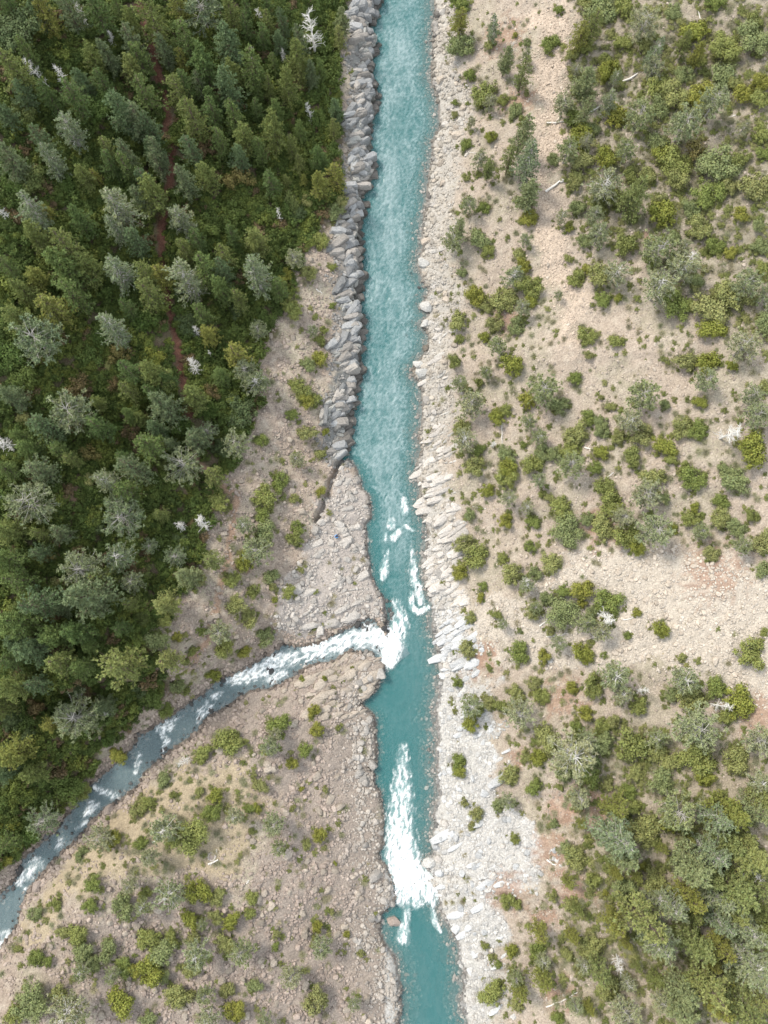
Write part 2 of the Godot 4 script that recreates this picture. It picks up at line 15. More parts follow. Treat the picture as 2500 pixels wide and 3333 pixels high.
const EAST_EDGE := [-109.64,8.70, -106.10,8.67, -103.11,8.75, -98.69,8.24, -96.27,8.27, -94.20,8.04, -90.95,8.01, -87.88,8.77, -85.12,9.21, -82.26,9.33, -80.59,8.39, -79.25,7.92, -76.59,8.05, -74.39,7.41, -72.25,7.24, -70.45,6.93, -69.30,7.22, -66.65,6.59, -63.41,6.17, -61.27,6.40, -59.19,5.63, -57.12,5.62, -55.21,6.21, -53.58,7.25, -50.75,6.03, -49.50,7.22, -47.78,5.86, -46.54,6.75, -45.45,7.19, -43.08,6.43, -40.77,4.78, -38.94,4.63, -38.33,5.36, -36.65,5.94, -33.17,6.06, -31.61,5.91, -28.92,5.30, -27.57,5.88, -24.56,5.18, -22.34,4.88, -21.31,5.45, -18.19,5.72, -16.44,6.00, -14.99,6.56, -13.11,6.69, -11.39,6.39, -8.48,5.95, -5.77,6.21, -2.67,7.37, 0.70,7.48, 4.22,8.16, 6.30,8.42, 7.08,8.83, 8.86,8.53, 11.23,8.23, 12.87,7.66, 15.17,7.91, 17.46,8.17, 18.67,7.74, 21.38,7.86, 24.04,7.83, 25.36,8.23, 26.81,7.53, 28.38,7.38, 29.43,7.78, 30.51,7.09, 32.33,7.48, 33.76,7.20, 34.66,5.70, 36.25,6.36, 36.38,7.31, 37.66,6.35, 39.19,7.69, 41.23,8.21, 42.79,8.46, 44.31,9.79, 46.19,10.70, 48.07,10.95, 49.07,10.84, 49.81,11.77, 51.80,11.47, 54.31,11.17, 56.15,11.54, 56.76,11.97, 60.45,12.27]
const CREEK_NORTH := [-2.57,3.31, -1.40,3.81, 1.89,4.24, 6.01,5.26, 8.77,5.64, 11.60,7.15, 12.92,8.87, 16.67,9.11, 20.61,9.58, 23.41,10.50, 27.26,10.48, 30.59,10.52, 34.20,10.75, 38.01,11.20, 40.40,10.12, 43.63,10.17, 47.19,9.77, 50.46,9.06, 54.71,7.55, 60.72,7.43, 63.03,5.66, 66.01,5.28, 71.64,5.27]
const CREEK_SOUTH := [2.55,-3.28, 3.52,-0.19, 5.69,2.14, 8.58,2.41, 12.04,4.23, 14.72,4.13, 18.48,4.87, 21.13,6.54, 24.77,6.82, 28.21,7.36, 30.94,6.51, 34.05,6.81, 37.07,6.67, 40.21,6.65, 41.91,5.61, 45.11,5.67, 48.13,5.98, 51.41,5.31, 54.93,4.88, 58.82,4.33, 63.04,3.29, 66.43,0.50, 69.73,-0.39, 75.58,-0.84]
const ZONE_FOREST := [-6.2,-107.6, -7.6,-92, -8,-79.8, -7.4,-68.2, -12.2,-59.2, -14.5,-53.8, -15.3,-48.7, -18.4,-44.4, -19.3,-38.5, -18.7,-33.7, -21.5,-27.1, -23.4,-21.2, -25.7,-15.5, -26.7,-8.7, -30,-3.3, -32.1,3.1, -31.2,9.1, -34.7,11.7, -39,16.6, -42.5,21, -45.9,25.3, -49.4,29.4, -53.1,33.6, -57.2,36.4, -59.2,-92.9]
const ZONE_SHELF := [-6.4,-27, -9.4,-18.1, -10.8,-12.8, -13.4,-8.1, -15.9,-2.1, -17.1,2.4, -0.5,-0.8, 0,-3.6, -2.4,-10.8, -2.4,-20.6]
const ZONE_COBBLE := [0,4.3, -7,5.2, -13.9,8.4, -20.7,11.1, -25,14.6, -27.5,18.4, -20,18.2, -15.5,21.7, -14.5,29.3, -18.7,37.5, -23.7,41.6, -29.7,36.3, -36.2,39, -40.3,43, -39.5,57.4, 2.7,61.4, 0.5,26.1]
const ZONE_MEADOW := [-35,23.7, -28,20.8, -19.9,19.8, -17.2,25.8, -18.3,31.7, -21.3,34.9, -28,34.7, -35.6,33.7, -40.5,36.9, -46.8,41.8, -50.9,45.4, -52.6,43.6, -47.8,37.5, -42,30.3]
const ZONE_WHITE := [8.4,5.7, 17.7,7.8, 14.1,16.7, 17.4,20.9, 15.6,25.4, 21.8,28.2, 23.2,35, 17.5,37.8, 17.2,44.6, 13.7,51.4, 14,60.5, 10.7,61.4, 10.4,48.1, 6.8,34.5, 7.4,21.7]
const ZONE_PALE := [20.5,-3.5, 26.9,-10.1, 40.9,-10.1, 53.8,-6.8, 52.9,12.1, 44,9.2, 36.6,5.7, 26.6,6.7, 16,4.7, 8.9,1.1, 8,-5.9]
const ZONE_CHUTE := [26,-98.5, 31.1,-96, 29.4,-86.4, 28.9,-78.3, 28.2,-70.9, 26.1,-68.2, 28.2,-65.1, 28.3,-57.4, 29.4,-47.4, 29.9,-37.6, 25.9,-47.9, 23.5,-58.2, 24,-68.6, 23.9,-79.4, 24.6,-90.1]
const ZONE_SCRUB := [31.3,-102.7, 59.3,-93.6, 55.5,-34.7, 48.1,-42.3, 40.7,-50.5, 34.8,-56.3, 29.8,-62.3, 27.9,-69.9, 29.1,-77.2, 29.9,-86.3]
const ZONE_WOOD := [24.2,17.1, 32.3,13.8, 52.7,15.7, 51.3,54, 25.5,58.6, 22.9,48, 27.6,36.8, 26,24.6]
const RED_TRAIL := [-38.3,-96.8, -37.8,-93.1, -36.3,-88.6, -35.1,-85.8, -34.4,-82.5, -33.4,-78.7, -33,-73.6, -32.4,-71.9, -32.5,-66.5, -33.4,-61.9, -33.4,-57.9, -33.1,-54.5, -32.5,-49.8, -31.5,-44.6, -30.6,-41.4, -30,-36.6, -28.9,-31.5, -28.1,-28.4, -27.8,-23.8]
const TAN_PATH := [-27.8,-23.8, -24.3,-20.2, -21.7,-18.8, -22,-17.5, -22.3,-16.3, -22.6,-12.9, -22.9,-9.1, -23.6,-6, -24.3,-1.3, -25.5,2.7, -28.2,5.7, -29.5,7.2]
const SIDE_PATH := [-22.9,-9.1, -21.5,-7.9, -20,-7.5]
const RED_SOIL := [25.6,10.6,2.7, 25.1,26.3,2, 29.2,25.2,3.1, 22.5,41.2,1.8, 24.5,51.1,2.2, 31.6,-13.5,3.1, 14.2,6,2.2, 17.5,37.8,2.7, 23.7,31.8,2.7, 22,-83.9,2.7, 19.8,-95.8,3.1, 19.2,-46.8,2.2, 45.2,-6.6,3.6, 50.2,12.2,2.7, 26.8,36.8,2.7, 15.1,4.2,1.8, 19.5,19.5,1.3, 47,34.4,1.8, 39.3,-57.4,1.1, -40.9,-16.5,2.7, -37.8,-25.8,2.2, -37.3,-46.2,2.2, -28.1,5.4,1.3]
const FOAM := [
	[2.9,18.4,0.65,0.40, 2.8,22.4,1.19,0.60, 2.5,25.9,1.55,0.80, 2.3,30.3,1.91,1.00, 2.5,34.2,2.26,1.30, 3.5,36.9,2.90,1.40, 4.3,38.4,2.35,1.20],
	[2.3,37.8,1.81,1.00, 2.6,40.2,1.08,0.90],
	[4.4,38.2,1.13,0.90, 4.8,41.1,0.63,0.80],
	[5.7,36.9,1.36,1.00, 6.8,39.8,1.18,1.00, 7.3,40.9,0.45,0.80],
	[3.6,40.0,0.45,0.60, 3.2,43.0,0.54,0.60, 2.8,45.6,0.90,0.90],
	[7.0,41.5,0.27,0.60, 7.4,43.4,0.45,0.90, 8.3,44.8,0.27,0.70],
	[3.1,-19.2,0.39,0.50, 3.3,-17.3,0.62,0.80],
	[1.2,-15.8,0.48,0.50, 1.1,-15.0,0.57,0.90],
	[2.4,-14.1,0.38,1.00, 1.5,-13.0,0.48,1.00],
	[3.4,-14.9,0.29,0.80, 4.5,-14.2,0.19,0.70],
	[0.3,-13.6,0.24,0.60, 0.2,-12.8,0.29,0.70],
	[0.6,-11.2,0.19,0.50, 0.1,-8.8,0.57,0.60, 0.0,-7.8,0.62,0.90, -0.2,-6.7,0.38,0.90],
	[4.3,-11.7,0.24,0.40, 4.6,-8.8,0.62,0.60, 4.7,-6.4,0.62,0.90, 5.3,-5.3,0.57,1.00, 5.7,-3.1,0.57,1.00],
	[4.3,-4.5,0.38,0.60, 4.3,-2.3,0.43,1.00, 5.3,-1.6,0.47,1.10, 6.8,-2.3,0.38,1.00],
	[1.9,-3.1,0.66,0.40, 2.4,-0.8,1.23,0.60, 2.4,0.6,1.13,1.00],
	[2.4,1.1,1.03,1.00, 0.9,2.5,2.16,1.00, -2.3,2.0,1.69,1.00, -4.7,2.6,1.41,0.95, -8.0,3.5,1.26,0.95, -11.2,4.5,1.40,0.95],
	[1.2,3.4,1.69,1.10, 0.6,5.7,1.22,1.10],
	[-13.5,5.2,1.03,0.70, -16.1,5.7,1.21,0.95, -18.1,6.9,1.30,0.90, -20.8,7.9,1.16,0.95, -23.3,8.7,0.55,0.80],
	[-17.1,8.2,0.93,0.80, -15.3,7.5,0.74,0.90],
	[-24.2,10.2,0.23,0.70, -25.3,11.0,0.55,0.90],
	[-26.6,11.8,0.37,0.70, -27.3,13.5,0.73,0.80, -27.7,14.4,0.37,0.60],
	[-25.7,12.4,0.37,0.70, -26.2,13.0,0.37,0.80],
	[-30.9,14.2,0.55,0.40, -32.2,15.2,0.91,0.70, -33.5,15.7,0.46,1.00],
	[-32.8,16.4,0.46,0.80, -32.1,17.3,0.46,0.90, -32.7,18.6,0.32,0.80],
	[-36.1,19.0,0.27,0.50, -36.2,20.3,0.45,0.70, -36.6,22.1,0.27,0.50],
	[-42.3,23.8,0.36,0.80, -40.9,24.6,0.54,0.70, -39.1,25.3,0.54,0.70],
	[-42.6,26.0,0.45,0.90, -43.3,27.4,0.58,1.00, -41.7,26.4,0.36,0.80],
	[-43.5,28.7,0.36,0.90, -44.6,29.7,0.22,0.50],
	[-46.7,31.4,0.62,0.50, -47.0,32.0,0.53,0.80],
	[-50.0,34.3,0.88,0.60, -50.9,35.5,0.88,0.80, -52.3,36.7,0.53,0.90],
	[-51.2,37.7,0.22,0.80, -51.9,37.2,0.22,0.80],
	[-53.6,43.7,0.78,0.60, -54.3,45.1,0.61,0.90],
]
const BOULDERS := [
	[-0.4, 7.6, 0.83, "pale rounded boulder at the tip of the cobble point", "L"],
	[-17.4, 7.0, 0.79, "dark wet boulder splitting the creek's white water", "D"],
	[-18.9, 7.8, 0.28, "small dark boulder beside the creek's splitting boulder", "D"],
	[-24.2, 8.5, 0.51, "dark wet boulder at the head of the white water by the bank", "D"],
	[-24.4, 9.2, 0.37, "dark boulder downstream-side neighbour under the white water head", "D"],
	[-16.9, 8.5, 0.37, "small dark boulder near the creek's stony south edge", "D"],
	[0.0, 0.8, 0.47, "black wet boulder in the foam at the creek mouth", "D"],
	[0.6, 1.3, 0.28, "small black boulder touching the wet boulder in the mouth foam", "D"],
	[-2.6, 1.2, 0.38, "wet grey boulder on the upstream edge of the mouth foam", "D"],
	[-0.9, 3.5, 0.52, "wet dark boulder midway in the mouth foam", "D"],
	[0.8, 3.6, 0.38, "wet dark boulder at the river edge of the mouth foam", "D"],
	[-2.0, 3.7, 0.28, "small black rock upstream in the mouth foam", "D"],
	[-0.7, 4.2, 0.28, "small black rock below the midway foam boulder", "D"],
	[6.4, -58.1, 0.95, "largest pale boulder standing in the river's edge", "W"],
	[6.6, -47.7, 0.79, "rounded pale boulder jutting from the pale bank", "W"],
	[5.5, -40.8, 0.98, "long pale slab boulder lying in the water", "W"],
	[5.9, -39.5, 0.93, "grey-white cracked boulder beside the long slab", "W"],
	[6.9, -50.7, 0.99, "flat pink-grey boulder in the shallow cove", "W"],
	[6.6, 35.0, 0.99, "big pinkish boulder beside the main rapid", "W"],
	[11.2, 49.4, 0.45, "flat pale boulder at the water by the deep pool", "W"],
	[1.4, 43.4, 1.08, "brown rock island beside the rapid's tail", "B"],
	[-3.2, 12.7, 0.37, "pale brown block on the bank below the creek mouth", "B"],
	[-40.0, 26.8, 0.85, "angular brown boulder on the creek's edge", "B"],
	[-49.4, 37.1, 0.97, "rounded brown boulder pair at the lower creek", "B"],
	[-52.4, 35.3, 0.79, "grey boulder on the forest side of the lower creek", "D"],
	[4.6, 37.9, 0.23, "dark wet rock in the rapid's forked tail", "D"],
	[-2.8, -78.4, 0.21, "small dark rock breaking the upstream water surface", "D"],
	[4.5, -56.7, 0.45, "dark boulder just under the water beside the largest pale boulder", "D"],
	[5.7, -54.0, 0.30, "small dark stone in the water near the shallow cove", "D"],
	[3.7, -46.0, 0.45, "dark submerged boulder in the middle reach", "D"],
	[5.3, -5.5, 0.28, "dark rock in the foam streak along the pale bank", "D"],
	[4.4, -24.7, 0.53, "submerged grey boulder by the pale bank's corner", "D"],
	[27.9, -68.4, 0.38, "pale boulder behind the big log on the gravel chute", "W"],
	[24.3, 5.6, 0.49, "chalk-white boulder on the pale slope between two bushes", "W"],
]
const LOGS := [
	[37.2, -83.5, 39.3, -84.3, 0.16, "white log leaning across open ground among the uphill shrubs"],
	[32.0, -79.4, 34.1, -80.3, 0.14, "white log at the foot of the silver-topped conifer"],
	[26.0, -79.1, 28.8, -78.7, 0.13, "slender white log lying across the gravel chute"],
	[25.3, -67.0, 27.9, -68.7, 0.2, "thick white log at the lower end of the gravel chute"],
	[18.1, -30.3, 18.0, -27.0, 0.07, "thin grey pole lying below the pale pine"],
	[29.5, -25.6, 31.0, -25.1, 0.12, "forked white log beside the shrub row"],
	[31.4, -20.3, 33.3, -21.6, 0.09, "straight thin white log between shrubs"],
	[23.7, 2.0, 26.6, 1.5, 0.09, "long thin white log on the pale rock slope"],
	[22.7, 0.5, 24.1, -0.8, 0.12, "white log below the grey brush on pale slope"],
	[33.9, -0.4, 35.2, -0.8, 0.09, "short log pointing uphill from the white dead shrub"],
	[22.7, 53.2, 26.8, 50.7, 0.1, "long weathered log on the red soil"],
	[23.0, 33.1, 24.1, 33.7, 0.14, "short white log on the pale outcrop"],
	[-24.8, 33.7, -23.4, 33.1, 0.14, "thick bleached log beside the camp fire ring"],
	[-23.7, 31.7, -23.6, 32.3, 0.07, "short bleached stick upstream of the camp fire ring"],
	[-32.5, 30.5, -30.9, 29.6, 0.1, "bleached log beside the grey pine near camp"],
	[-25.1, 24.7, -24.5, 24.8, 0.08, "short white log poking from the yellow bush"],
	[-19.4, 36.4, -19.1, 35.9, 0.07, "short white stick alone on the cobbles"],
	[53.1, -69.3, 54.0, -70.0, 0.08, "thin white log far uphill by the frame edge"],
	[50.5, -73.8, 51.8, -74.0, 0.08, "thin white log behind the big grey pine"],
	[13.5, -76.3, 15.6, -75.5, 0.05, "thin grey stick on the upstream stones"],
	[-10.7, -52.1, -9.8, -51.6, 0.07, "pale stick on the upper west bench"],
	[47.7, -92.6, 47.9, -90.6, 0.1, "grey log standing out at the top of the uphill scrub"],
	[13.5, -17.6, 15.5, -17.2, 0.06, "thin white stick on the pale bank rock"],
	[45.8, 27.5, 46.5, 27.9, 0.16, "broken white trunk end among the tall conifers"],
]
const LANDMARKS := [
	[-38.3, -94.5, "the red trail's upstream end"],
	[-33.5, -79.2, "the red trail's upper bend"],
	[-32.7, -67.9, "the red trail's middle stretch"],
	[-31.5, -44.6, "the red trail's lower stretch"],
	[-29.8, -35.9, "the red trail's lower end"],
	[-11.8, -96.2, "the big white snag by the ledge"],
	[-23.3, -68.5, "the paired brown-leaved trees"],
	[-7.7, -71.6, "the bright conifer by the ledge"],
	[-20.2, -59, "the bright yellow-green conifer"],
	[-50.8, -80, "the leaning white snag"],
	[-45.6, -89.7, "the slim forked snag"],
	[-48.2, -38.8, "the broad grey pine"],
	[-44.1, -29.3, "the big grey-branched pine"],
	[-47.6, -44.3, "the big yellowish conifer"],
	[-29.3, -51.3, "the tall silver-topped conifer"],
	[-19.7, -53.2, "the silver conifer by the clearing"],
	[-26.4, -13.7, "the bright white snag pair"],
	[-52.3, -24.8, "the bare white tree"],
	[-16.3, -28.4, "the small stone fire ring"],
	[-23, -8.8, "the tan footpath's fork"],
	[-25.3, 2.8, "the tan footpath's lower end"],
	[-41.6, -7.4, "the round silver-green pine"],
	[-35.7, 6, "the broad pale conifer"],
	[-43.7, 13.3, "the big white-grey pine"],
	[-18.9, -10.7, "the grey pine on the bench"],
	[-17.4, 7, "the boulder splitting the creek"],
	[-0.9, 3.5, "the creek mouth"],
	[-24.3, 32.7, "the camp fire ring"],
	[-27.4, 29.5, "the big bush by camp"],
	[-40, 26.8, "the angular brown boulder"],
	[-49.4, 37.1, "the lower creek boulders"],
	[-29.6, 37.3, "the round trees below camp"],
	[-42.6, 51.8, "the grey pine in the corner"],
	[-9.5, 52.3, "the yellow bush on the cobbles"],
	[-24.5, 45.6, "the thicket below camp"],
	[13, -101.1, "the pale bank's upstream end"],
	[27.3, -78.9, "the slender chute log"],
	[26.5, -67.6, "the thick chute log"],
	[38.3, -83.9, "the leaning white log"],
	[32.8, -80.1, "the silver-topped conifer's log"],
	[44.7, -73.7, "the largest grey pine uphill"],
	[48.7, -66.8, "the dark tree uphill"],
	[37.6, -64.5, "the dark teal conifer"],
	[54.7, -85.7, "the uphill tree group"],
	[11.1, -40.8, "the lone round bush"],
	[19.4, -39.2, "the bright bush on the bench"],
	[6.4, -58.1, "the largest pale boulder"],
	[6.4, -39.6, "the long slab boulder"],
	[46.4, -44.5, "the bright twin trees"],
	[48.4, -26.6, "the white dead tree uphill"],
	[50.7, -23.5, "the big bright bush"],
	[37.5, -32.8, "the round pale pine"],
	[30.3, -25.5, "the forked white log"],
	[32.4, -21.1, "the straight thin log"],
	[37.6, -12.9, "the big shrub thicket"],
	[32.1, -1.2, "the white dead shrub"],
	[25, 1.7, "the long thin log"],
	[11.7, -5.9, "the foam streak"],
	[20.1, 4.4, "the dark bush on pale rock"],
	[47.5, 10.8, "the bright yellow-green tree"],
	[13.2, 13.2, "the grey pine by the bank"],
	[19.7, 12.6, "the grey pine between shrubs"],
	[41.4, 14.2, "the broad grey pine"],
	[27, 18.3, "the big silver-grey pine"],
	[30, 23.5, "the white root wad"],
	[39.1, 24.9, "the bare-branched grey pine"],
	[23.7, 33.4, "the short outcrop log"],
	[25.6, 35.6, "the slim yellow conifer"],
	[44.4, 42.1, "the brightest conifer downslope"],
	[24.8, 51.9, "the long log on red soil"],
	[32.6, 46.1, "the bare grey snag"],
	[34.6, 39.7, "the largest downslope conifer"],
	[48.1, 29.9, "the tall corner conifers"],
	[51.6, -3.1, "the pale slope's uphill edge"],
	[43.7, 49.9, "the lower corner conifers"],
]
const CAMP_RING := Vector2(-24.34, 32.72)
const SMALL_RING := Vector2(-16.32, -28.36)
const PERSON_SPOT := Vector2(-7.40, -13.02)
const CREVICE := [-6.1,-26.2, -7.3,-24, -8.3,-21.6, -8.9,-19.2, -9.7,-16.8, -10.3,-15.6]
const MOUTH := Vector2(0.564, 2.234)
const PROF_EAST := [0,.05, 1.5,.7, 5,1.9, 10,3.6, 25,8.5, 60,21, 120,45, 400,120]
const PROF_WEST_UP := [0,.1, .5,1.3, 3,2.9, 6,3.7, 12,5, 20,7.5, 60,21, 120,42, 400,110]
const PROF_WEST_MID := [0,.1, .8,.7, 5,1.8, 12,3.6, 20,6.2, 60,20, 120,42, 400,110]
const PROF_POINT := [0,.1, 1,.9, 6,2.3, 15,4.2, 25,5.3, 60,9, 120,20, 400,60]
const Z0 := -120.0
const Z1 := 75.0
const U0 := -6.0
const U1 := 80.0
const STEP := 0.2

var xl_t := PackedFloat32Array()
var xr_t := PackedFloat32Array()
var vn_t := PackedFloat32Array()
var vs_t := PackedFloat32Array()
var lut_e := PackedFloat32Array()
var lut_u := PackedFloat32Array()
var lut_m := PackedFloat32Array()
var lut_p := PackedFloat32Array()
var n1 := FastNoiseLite.new()
var n2 := FastNoiseLite.new()
var n3 := FastNoiseLite.new()
var nridge := FastNoiseLite.new()
var ncell := FastNoiseLite.new()
var rng := RandomNumberGenerator.new()
var counts := {}

# ---------------------------------------------------------------- tables and terrain
func interp(t: Array, a: float) -> float:
	var n := t.size()
	if a <= float(t[0]): return t[1]
	for i in range(2, n, 2):
		if a <= float(t[i]):
			var k: float = (a - float(t[i - 2])) / maxf(float(t[i]) - float(t[i - 2]), 1e-5)
			return lerpf(t[i - 1], t[i + 1], k)
	return t[n - 1]

func table(t: Array, a0: float, a1: float, step: float) -> PackedFloat32Array:
	var o := PackedFloat32Array()
	var n := int((a1 - a0) / step) + 2
	o.resize(n)
	for i in n: o[i] = interp(t, a0 + i * step)
	return o

func look(t: PackedFloat32Array, a: float) -> float:
	var n := t.size()
	if a <= 0.0: return t[0]
	var i := int(a)
	if i >= n - 1: return t[n - 1]
	return t[i] + (t[i + 1] - t[i]) * (a - i)

func west(z: float) -> float: return look(xl_t, (z - Z0) / STEP)
func east(z: float) -> float: return look(xr_t, (z - Z0) / STEP)
func level(z: float) -> float: return -0.9 * clampf((z - 33.0) / 9.0, 0.0, 1.0)
func creek_uv(x: float, z: float) -> Vector2:
	var dx := x - MOUTH.x
	var dz := z - MOUTH.y
	return Vector2(dx * -0.79 + dz * 0.613, -dx * 0.613 + dz * -0.79)
func creek_xz(u: float, v: float) -> Vector2:
	return Vector2(MOUTH.x - 0.79 * u - 0.613 * v, MOUTH.y + 0.613 * u - 0.79 * v)
func creek_level(u: float) -> float: return 0.045 * maxf(0.0, u)
func sm(a: float, b: float, x: float) -> float:
	var q := clampf((x - a) / (b - a), 0.0, 1.0)
	return q * q * (3.0 - 2.0 * q)

# Ground height; the last creek distance and river distance are kept for the caller.
var last_creek := 99.0
var last_river := 99.0
func height(x: float, z: float) -> float:
	var xl := west(z)
	var xr := east(z)
	var w := level(z)
	var dl := xl - x
	var dr := x - xr
	last_river = maxf(dl, dr)
	last_creek = 99.0
	var y := 0.0
	if dr < 0.0 and dl < 0.0:
		return w - minf(minf(0.1 - lerpf(0.55, 0.2, sm(40.0, 45.0, z)) * dl, 0.04 - 0.13 * dr + 0.03 * dr * dr), 1.1 + 1.9 * sm(-25.0, 22.0, z)) + 0.12 * n2.get_noise_2d(x * 3.0, z * 3.0)
	var p := creek_uv(x, z)
	var vn := look(vn_t, (p.x - U0) / STEP)
	var vs := look(vs_t, (p.x - U0) / STEP)
	if dr >= 0.0:
		y = w + look(lut_e, dr * 4.0)
	else:
		if (p.x > -2.0 and p.y < (vn + vs) * 0.5) or z > MOUTH.y + 6.0:
			y = w + look(lut_p, dl * 4.0)
		else:
			var k := sm(-33.0, -24.0, z)
			y = w + look(lut_u, dl * 4.0) * (1.0 - k) + look(lut_m, dl * 4.0) * k
		if p.x > 0.0:
			var e := maxf(minf(vn, vs) - p.y, p.y - maxf(vn, vs))
			last_creek = e
			var c := creek_level(p.x)
			if e <= 0.0:
				return c - minf(0.55, 0.08 - 0.30 * e) + 0.1 * n2.get_noise_2d(x * 3.0, z * 3.0)
			var s := sm(0.0, 9.0, e)
			y = (c + 0.1 + 0.35 * minf(e, 3.0)) * (1.0 - s) + y * s
	var d := minf(last_river, last_creek)
	if x < -4.0 and x > -12.0 and z > -29.0 and z < -14.0: y -= 1.5 * (1.0 - sm(0.1, 0.75, path_distance(CREVICE, x, z)))
	return y + (n1.get_noise_2d(x, z) * 0.9 + n2.get_noise_2d(x * 2.0, z * 2.0) * 0.25) * sm(0.0, 8.0, d) + n3.get_noise_2d(x, z) * 0.12 * sm(0.0, 1.0, d)

# ---------------------------------------------------------------- zones of ground cover, on a one-metre grid
const GX0 := -90.0
const GZ0 := -125.0
const GW := 181
const GH := 206
var zone := {}

func fill_zone(called: String, t: Array) -> void:
	var poly := PackedVector2Array()
	for i in range(0, t.size(), 2): poly.append(Vector2(t[i], t[i + 1]))
	var a := PackedFloat32Array()
	a.resize(GW * GH)
	for j in GH:
		for i in GW:
			if Geometry2D.is_point_in_polygon(Vector2(GX0 + i, GZ0 + j), poly): a[j * GW + i] = 1.0
	zone[called] = a

func zone_at(a: PackedFloat32Array, x: float, z: float) -> float:
	var fx := clampf(x - GX0, 0.0, GW - 1.01)
	var fz := clampf(z - GZ0, 0.0, GH - 1.01)
	var i := int(fx)
	var j := int(fz)
	fx -= i
	fz -= j
	var k := j * GW + i
	return lerpf(lerpf(a[k], a[k + 1], fx), lerpf(a[k + GW], a[k + GW + 1], fx), fz)

func path_distance(t: Array, x: float, z: float) -> float:
	var best := 1e9
	for i in range(0, t.size() - 2, 2):
		var q := Geometry2D.get_closest_point_to_segment(Vector2(x, z), Vector2(t[i], t[i + 1]), Vector2(t[i + 2], t[i + 3]))
		best = minf(best, q.distance_squared_to(Vector2(x, z)))
	return sqrt(best)

# ---------------------------------------------------------------- materials
func grain(sz: int, freq: float, lo: float, hi: float, sd: int, kind := FastNoiseLite.TYPE_SIMPLEX_SMOOTH) -> ImageTexture:
	var n := FastNoiseLite.new()
	n.noise_type = kind
	n.seed = sd
	n.frequency = freq
	n.fractal_octaves = 5
	var src := n.get_seamless_image(sz, sz)
	src.convert(Image.FORMAT_L8)
	var b := src.get_data()
	for i in b.size(): b[i] = int(lerpf(lo, hi, b[i] / 255.0) * 255.0)
	return ImageTexture.create_from_image(Image.create_from_data(sz, sz, false, Image.FORMAT_L8, b))

func bumps(sz: int, freq: float, sd: int) -> ImageTexture:
	var n := FastNoiseLite.new()
	n.seed = sd
	n.frequency = freq
	n.fractal_octaves = 5
	var src := n.get_seamless_image(sz, sz)
	src.convert(Image.FORMAT_RGBA8)
	src.bump_map_to_normal_map(6.0)
	return ImageTexture.create_from_image(src)

func mat(c: Color, rough := 1.0, vc := true) -> StandardMaterial3D:
	var m := StandardMaterial3D.new()
	m.albedo_color = c.linear_to_srgb()
	m.roughness = rough
	m.metallic_specular = 0.3
	m.vertex_color_use_as_albedo = vc
	m.cull_mode = BaseMaterial3D.CULL_DISABLED
	return m

func leaf_mat(c: Color) -> StandardMaterial3D:
	var m := mat(c, 0.75)
	m.backlight_enabled = true
	m.backlight = Color(0.35, 0.35, 0.2)
	return m

# ---------------------------------------------------------------- mesh helpers
class Soup:
	var v := PackedVector3Array()
	var c := PackedColorArray()
	func tri(a: Vector3, b: Vector3, d: Vector3, col: Color) -> void:
		v.append(a); v.append(b); v.append(d)
		c.append(col); c.append(col); c.append(col)
	func tube(p: Vector3, q: Vector3, r0: float, r1: float, sides: int, col: Color) -> void:
		var ax := (q - p).normalized()
		var s := ax.cross(Vector3(0.31, 0.2, 0.93)).normalized()
		var t := ax.cross(s)
		for i in sides:
			var a0 := TAU * i / sides
			var a1 := TAU * (i + 1) / sides
			var d0 := s * cos(a0) + t * sin(a0)
			var d1 := s * cos(a1) + t * sin(a1)
			tri(p + d0 * r0, q + d0 * r1, p + d1 * r0, col)
			if r1 > 0.001: tri(p + d1 * r0, q + d0 * r1, q + d1 * r1, col)
	func mesh() -> ArrayMesh:
		var a := []
		a.resize(Mesh.ARRAY_MAX)
		a[Mesh.ARRAY_VERTEX] = v
		a[Mesh.ARRAY_COLOR] = c
		var m := ArrayMesh.new()
		m.add_surface_from_arrays(Mesh.PRIMITIVE_TRIANGLES, a)
		return m

func numbered(called: String) -> String:
	var n: int = counts.get(called, 0)
	counts[called] = n + 1
	return called if n == 0 else "%s_%03d" % [called, n]

func part(called: String, mesh: Mesh, m: Material, parent: Node3D) -> MeshInstance3D:
	var o := MeshInstance3D.new()
	o.name = called
	o.mesh = mesh
	o.material_override = m
	parent.add_child(o, true)
	return o

func thing(called: String, label: String, category: String, group := "") -> Node3D:
	var o := Node3D.new()
	o.name = numbered(called)
	add_child(o)
	o.set_meta("label", label)
	o.set_meta("category", category)
	if group: o.set_meta("group", group)
	return o

func setting(called: String) -> Node3D:
	var o := Node3D.new()
	o.name = numbered(called)
	add_child(o)
	o.set_meta("kind", "structure")
	return o

func rv(a: float, b: float) -> float: return rng.randf_range(a, b)
func rdir() -> Vector3:
	var v := Vector3(rng.randfn(), rng.randfn(), rng.randfn())
	return v.normalized()
func tone(s := 0.25) -> Color:
	var k := rv(1.0 - s, 1.0 + s)
	return Color(k * rv(0.9, 1.1), k, k * rv(0.85, 1.15))

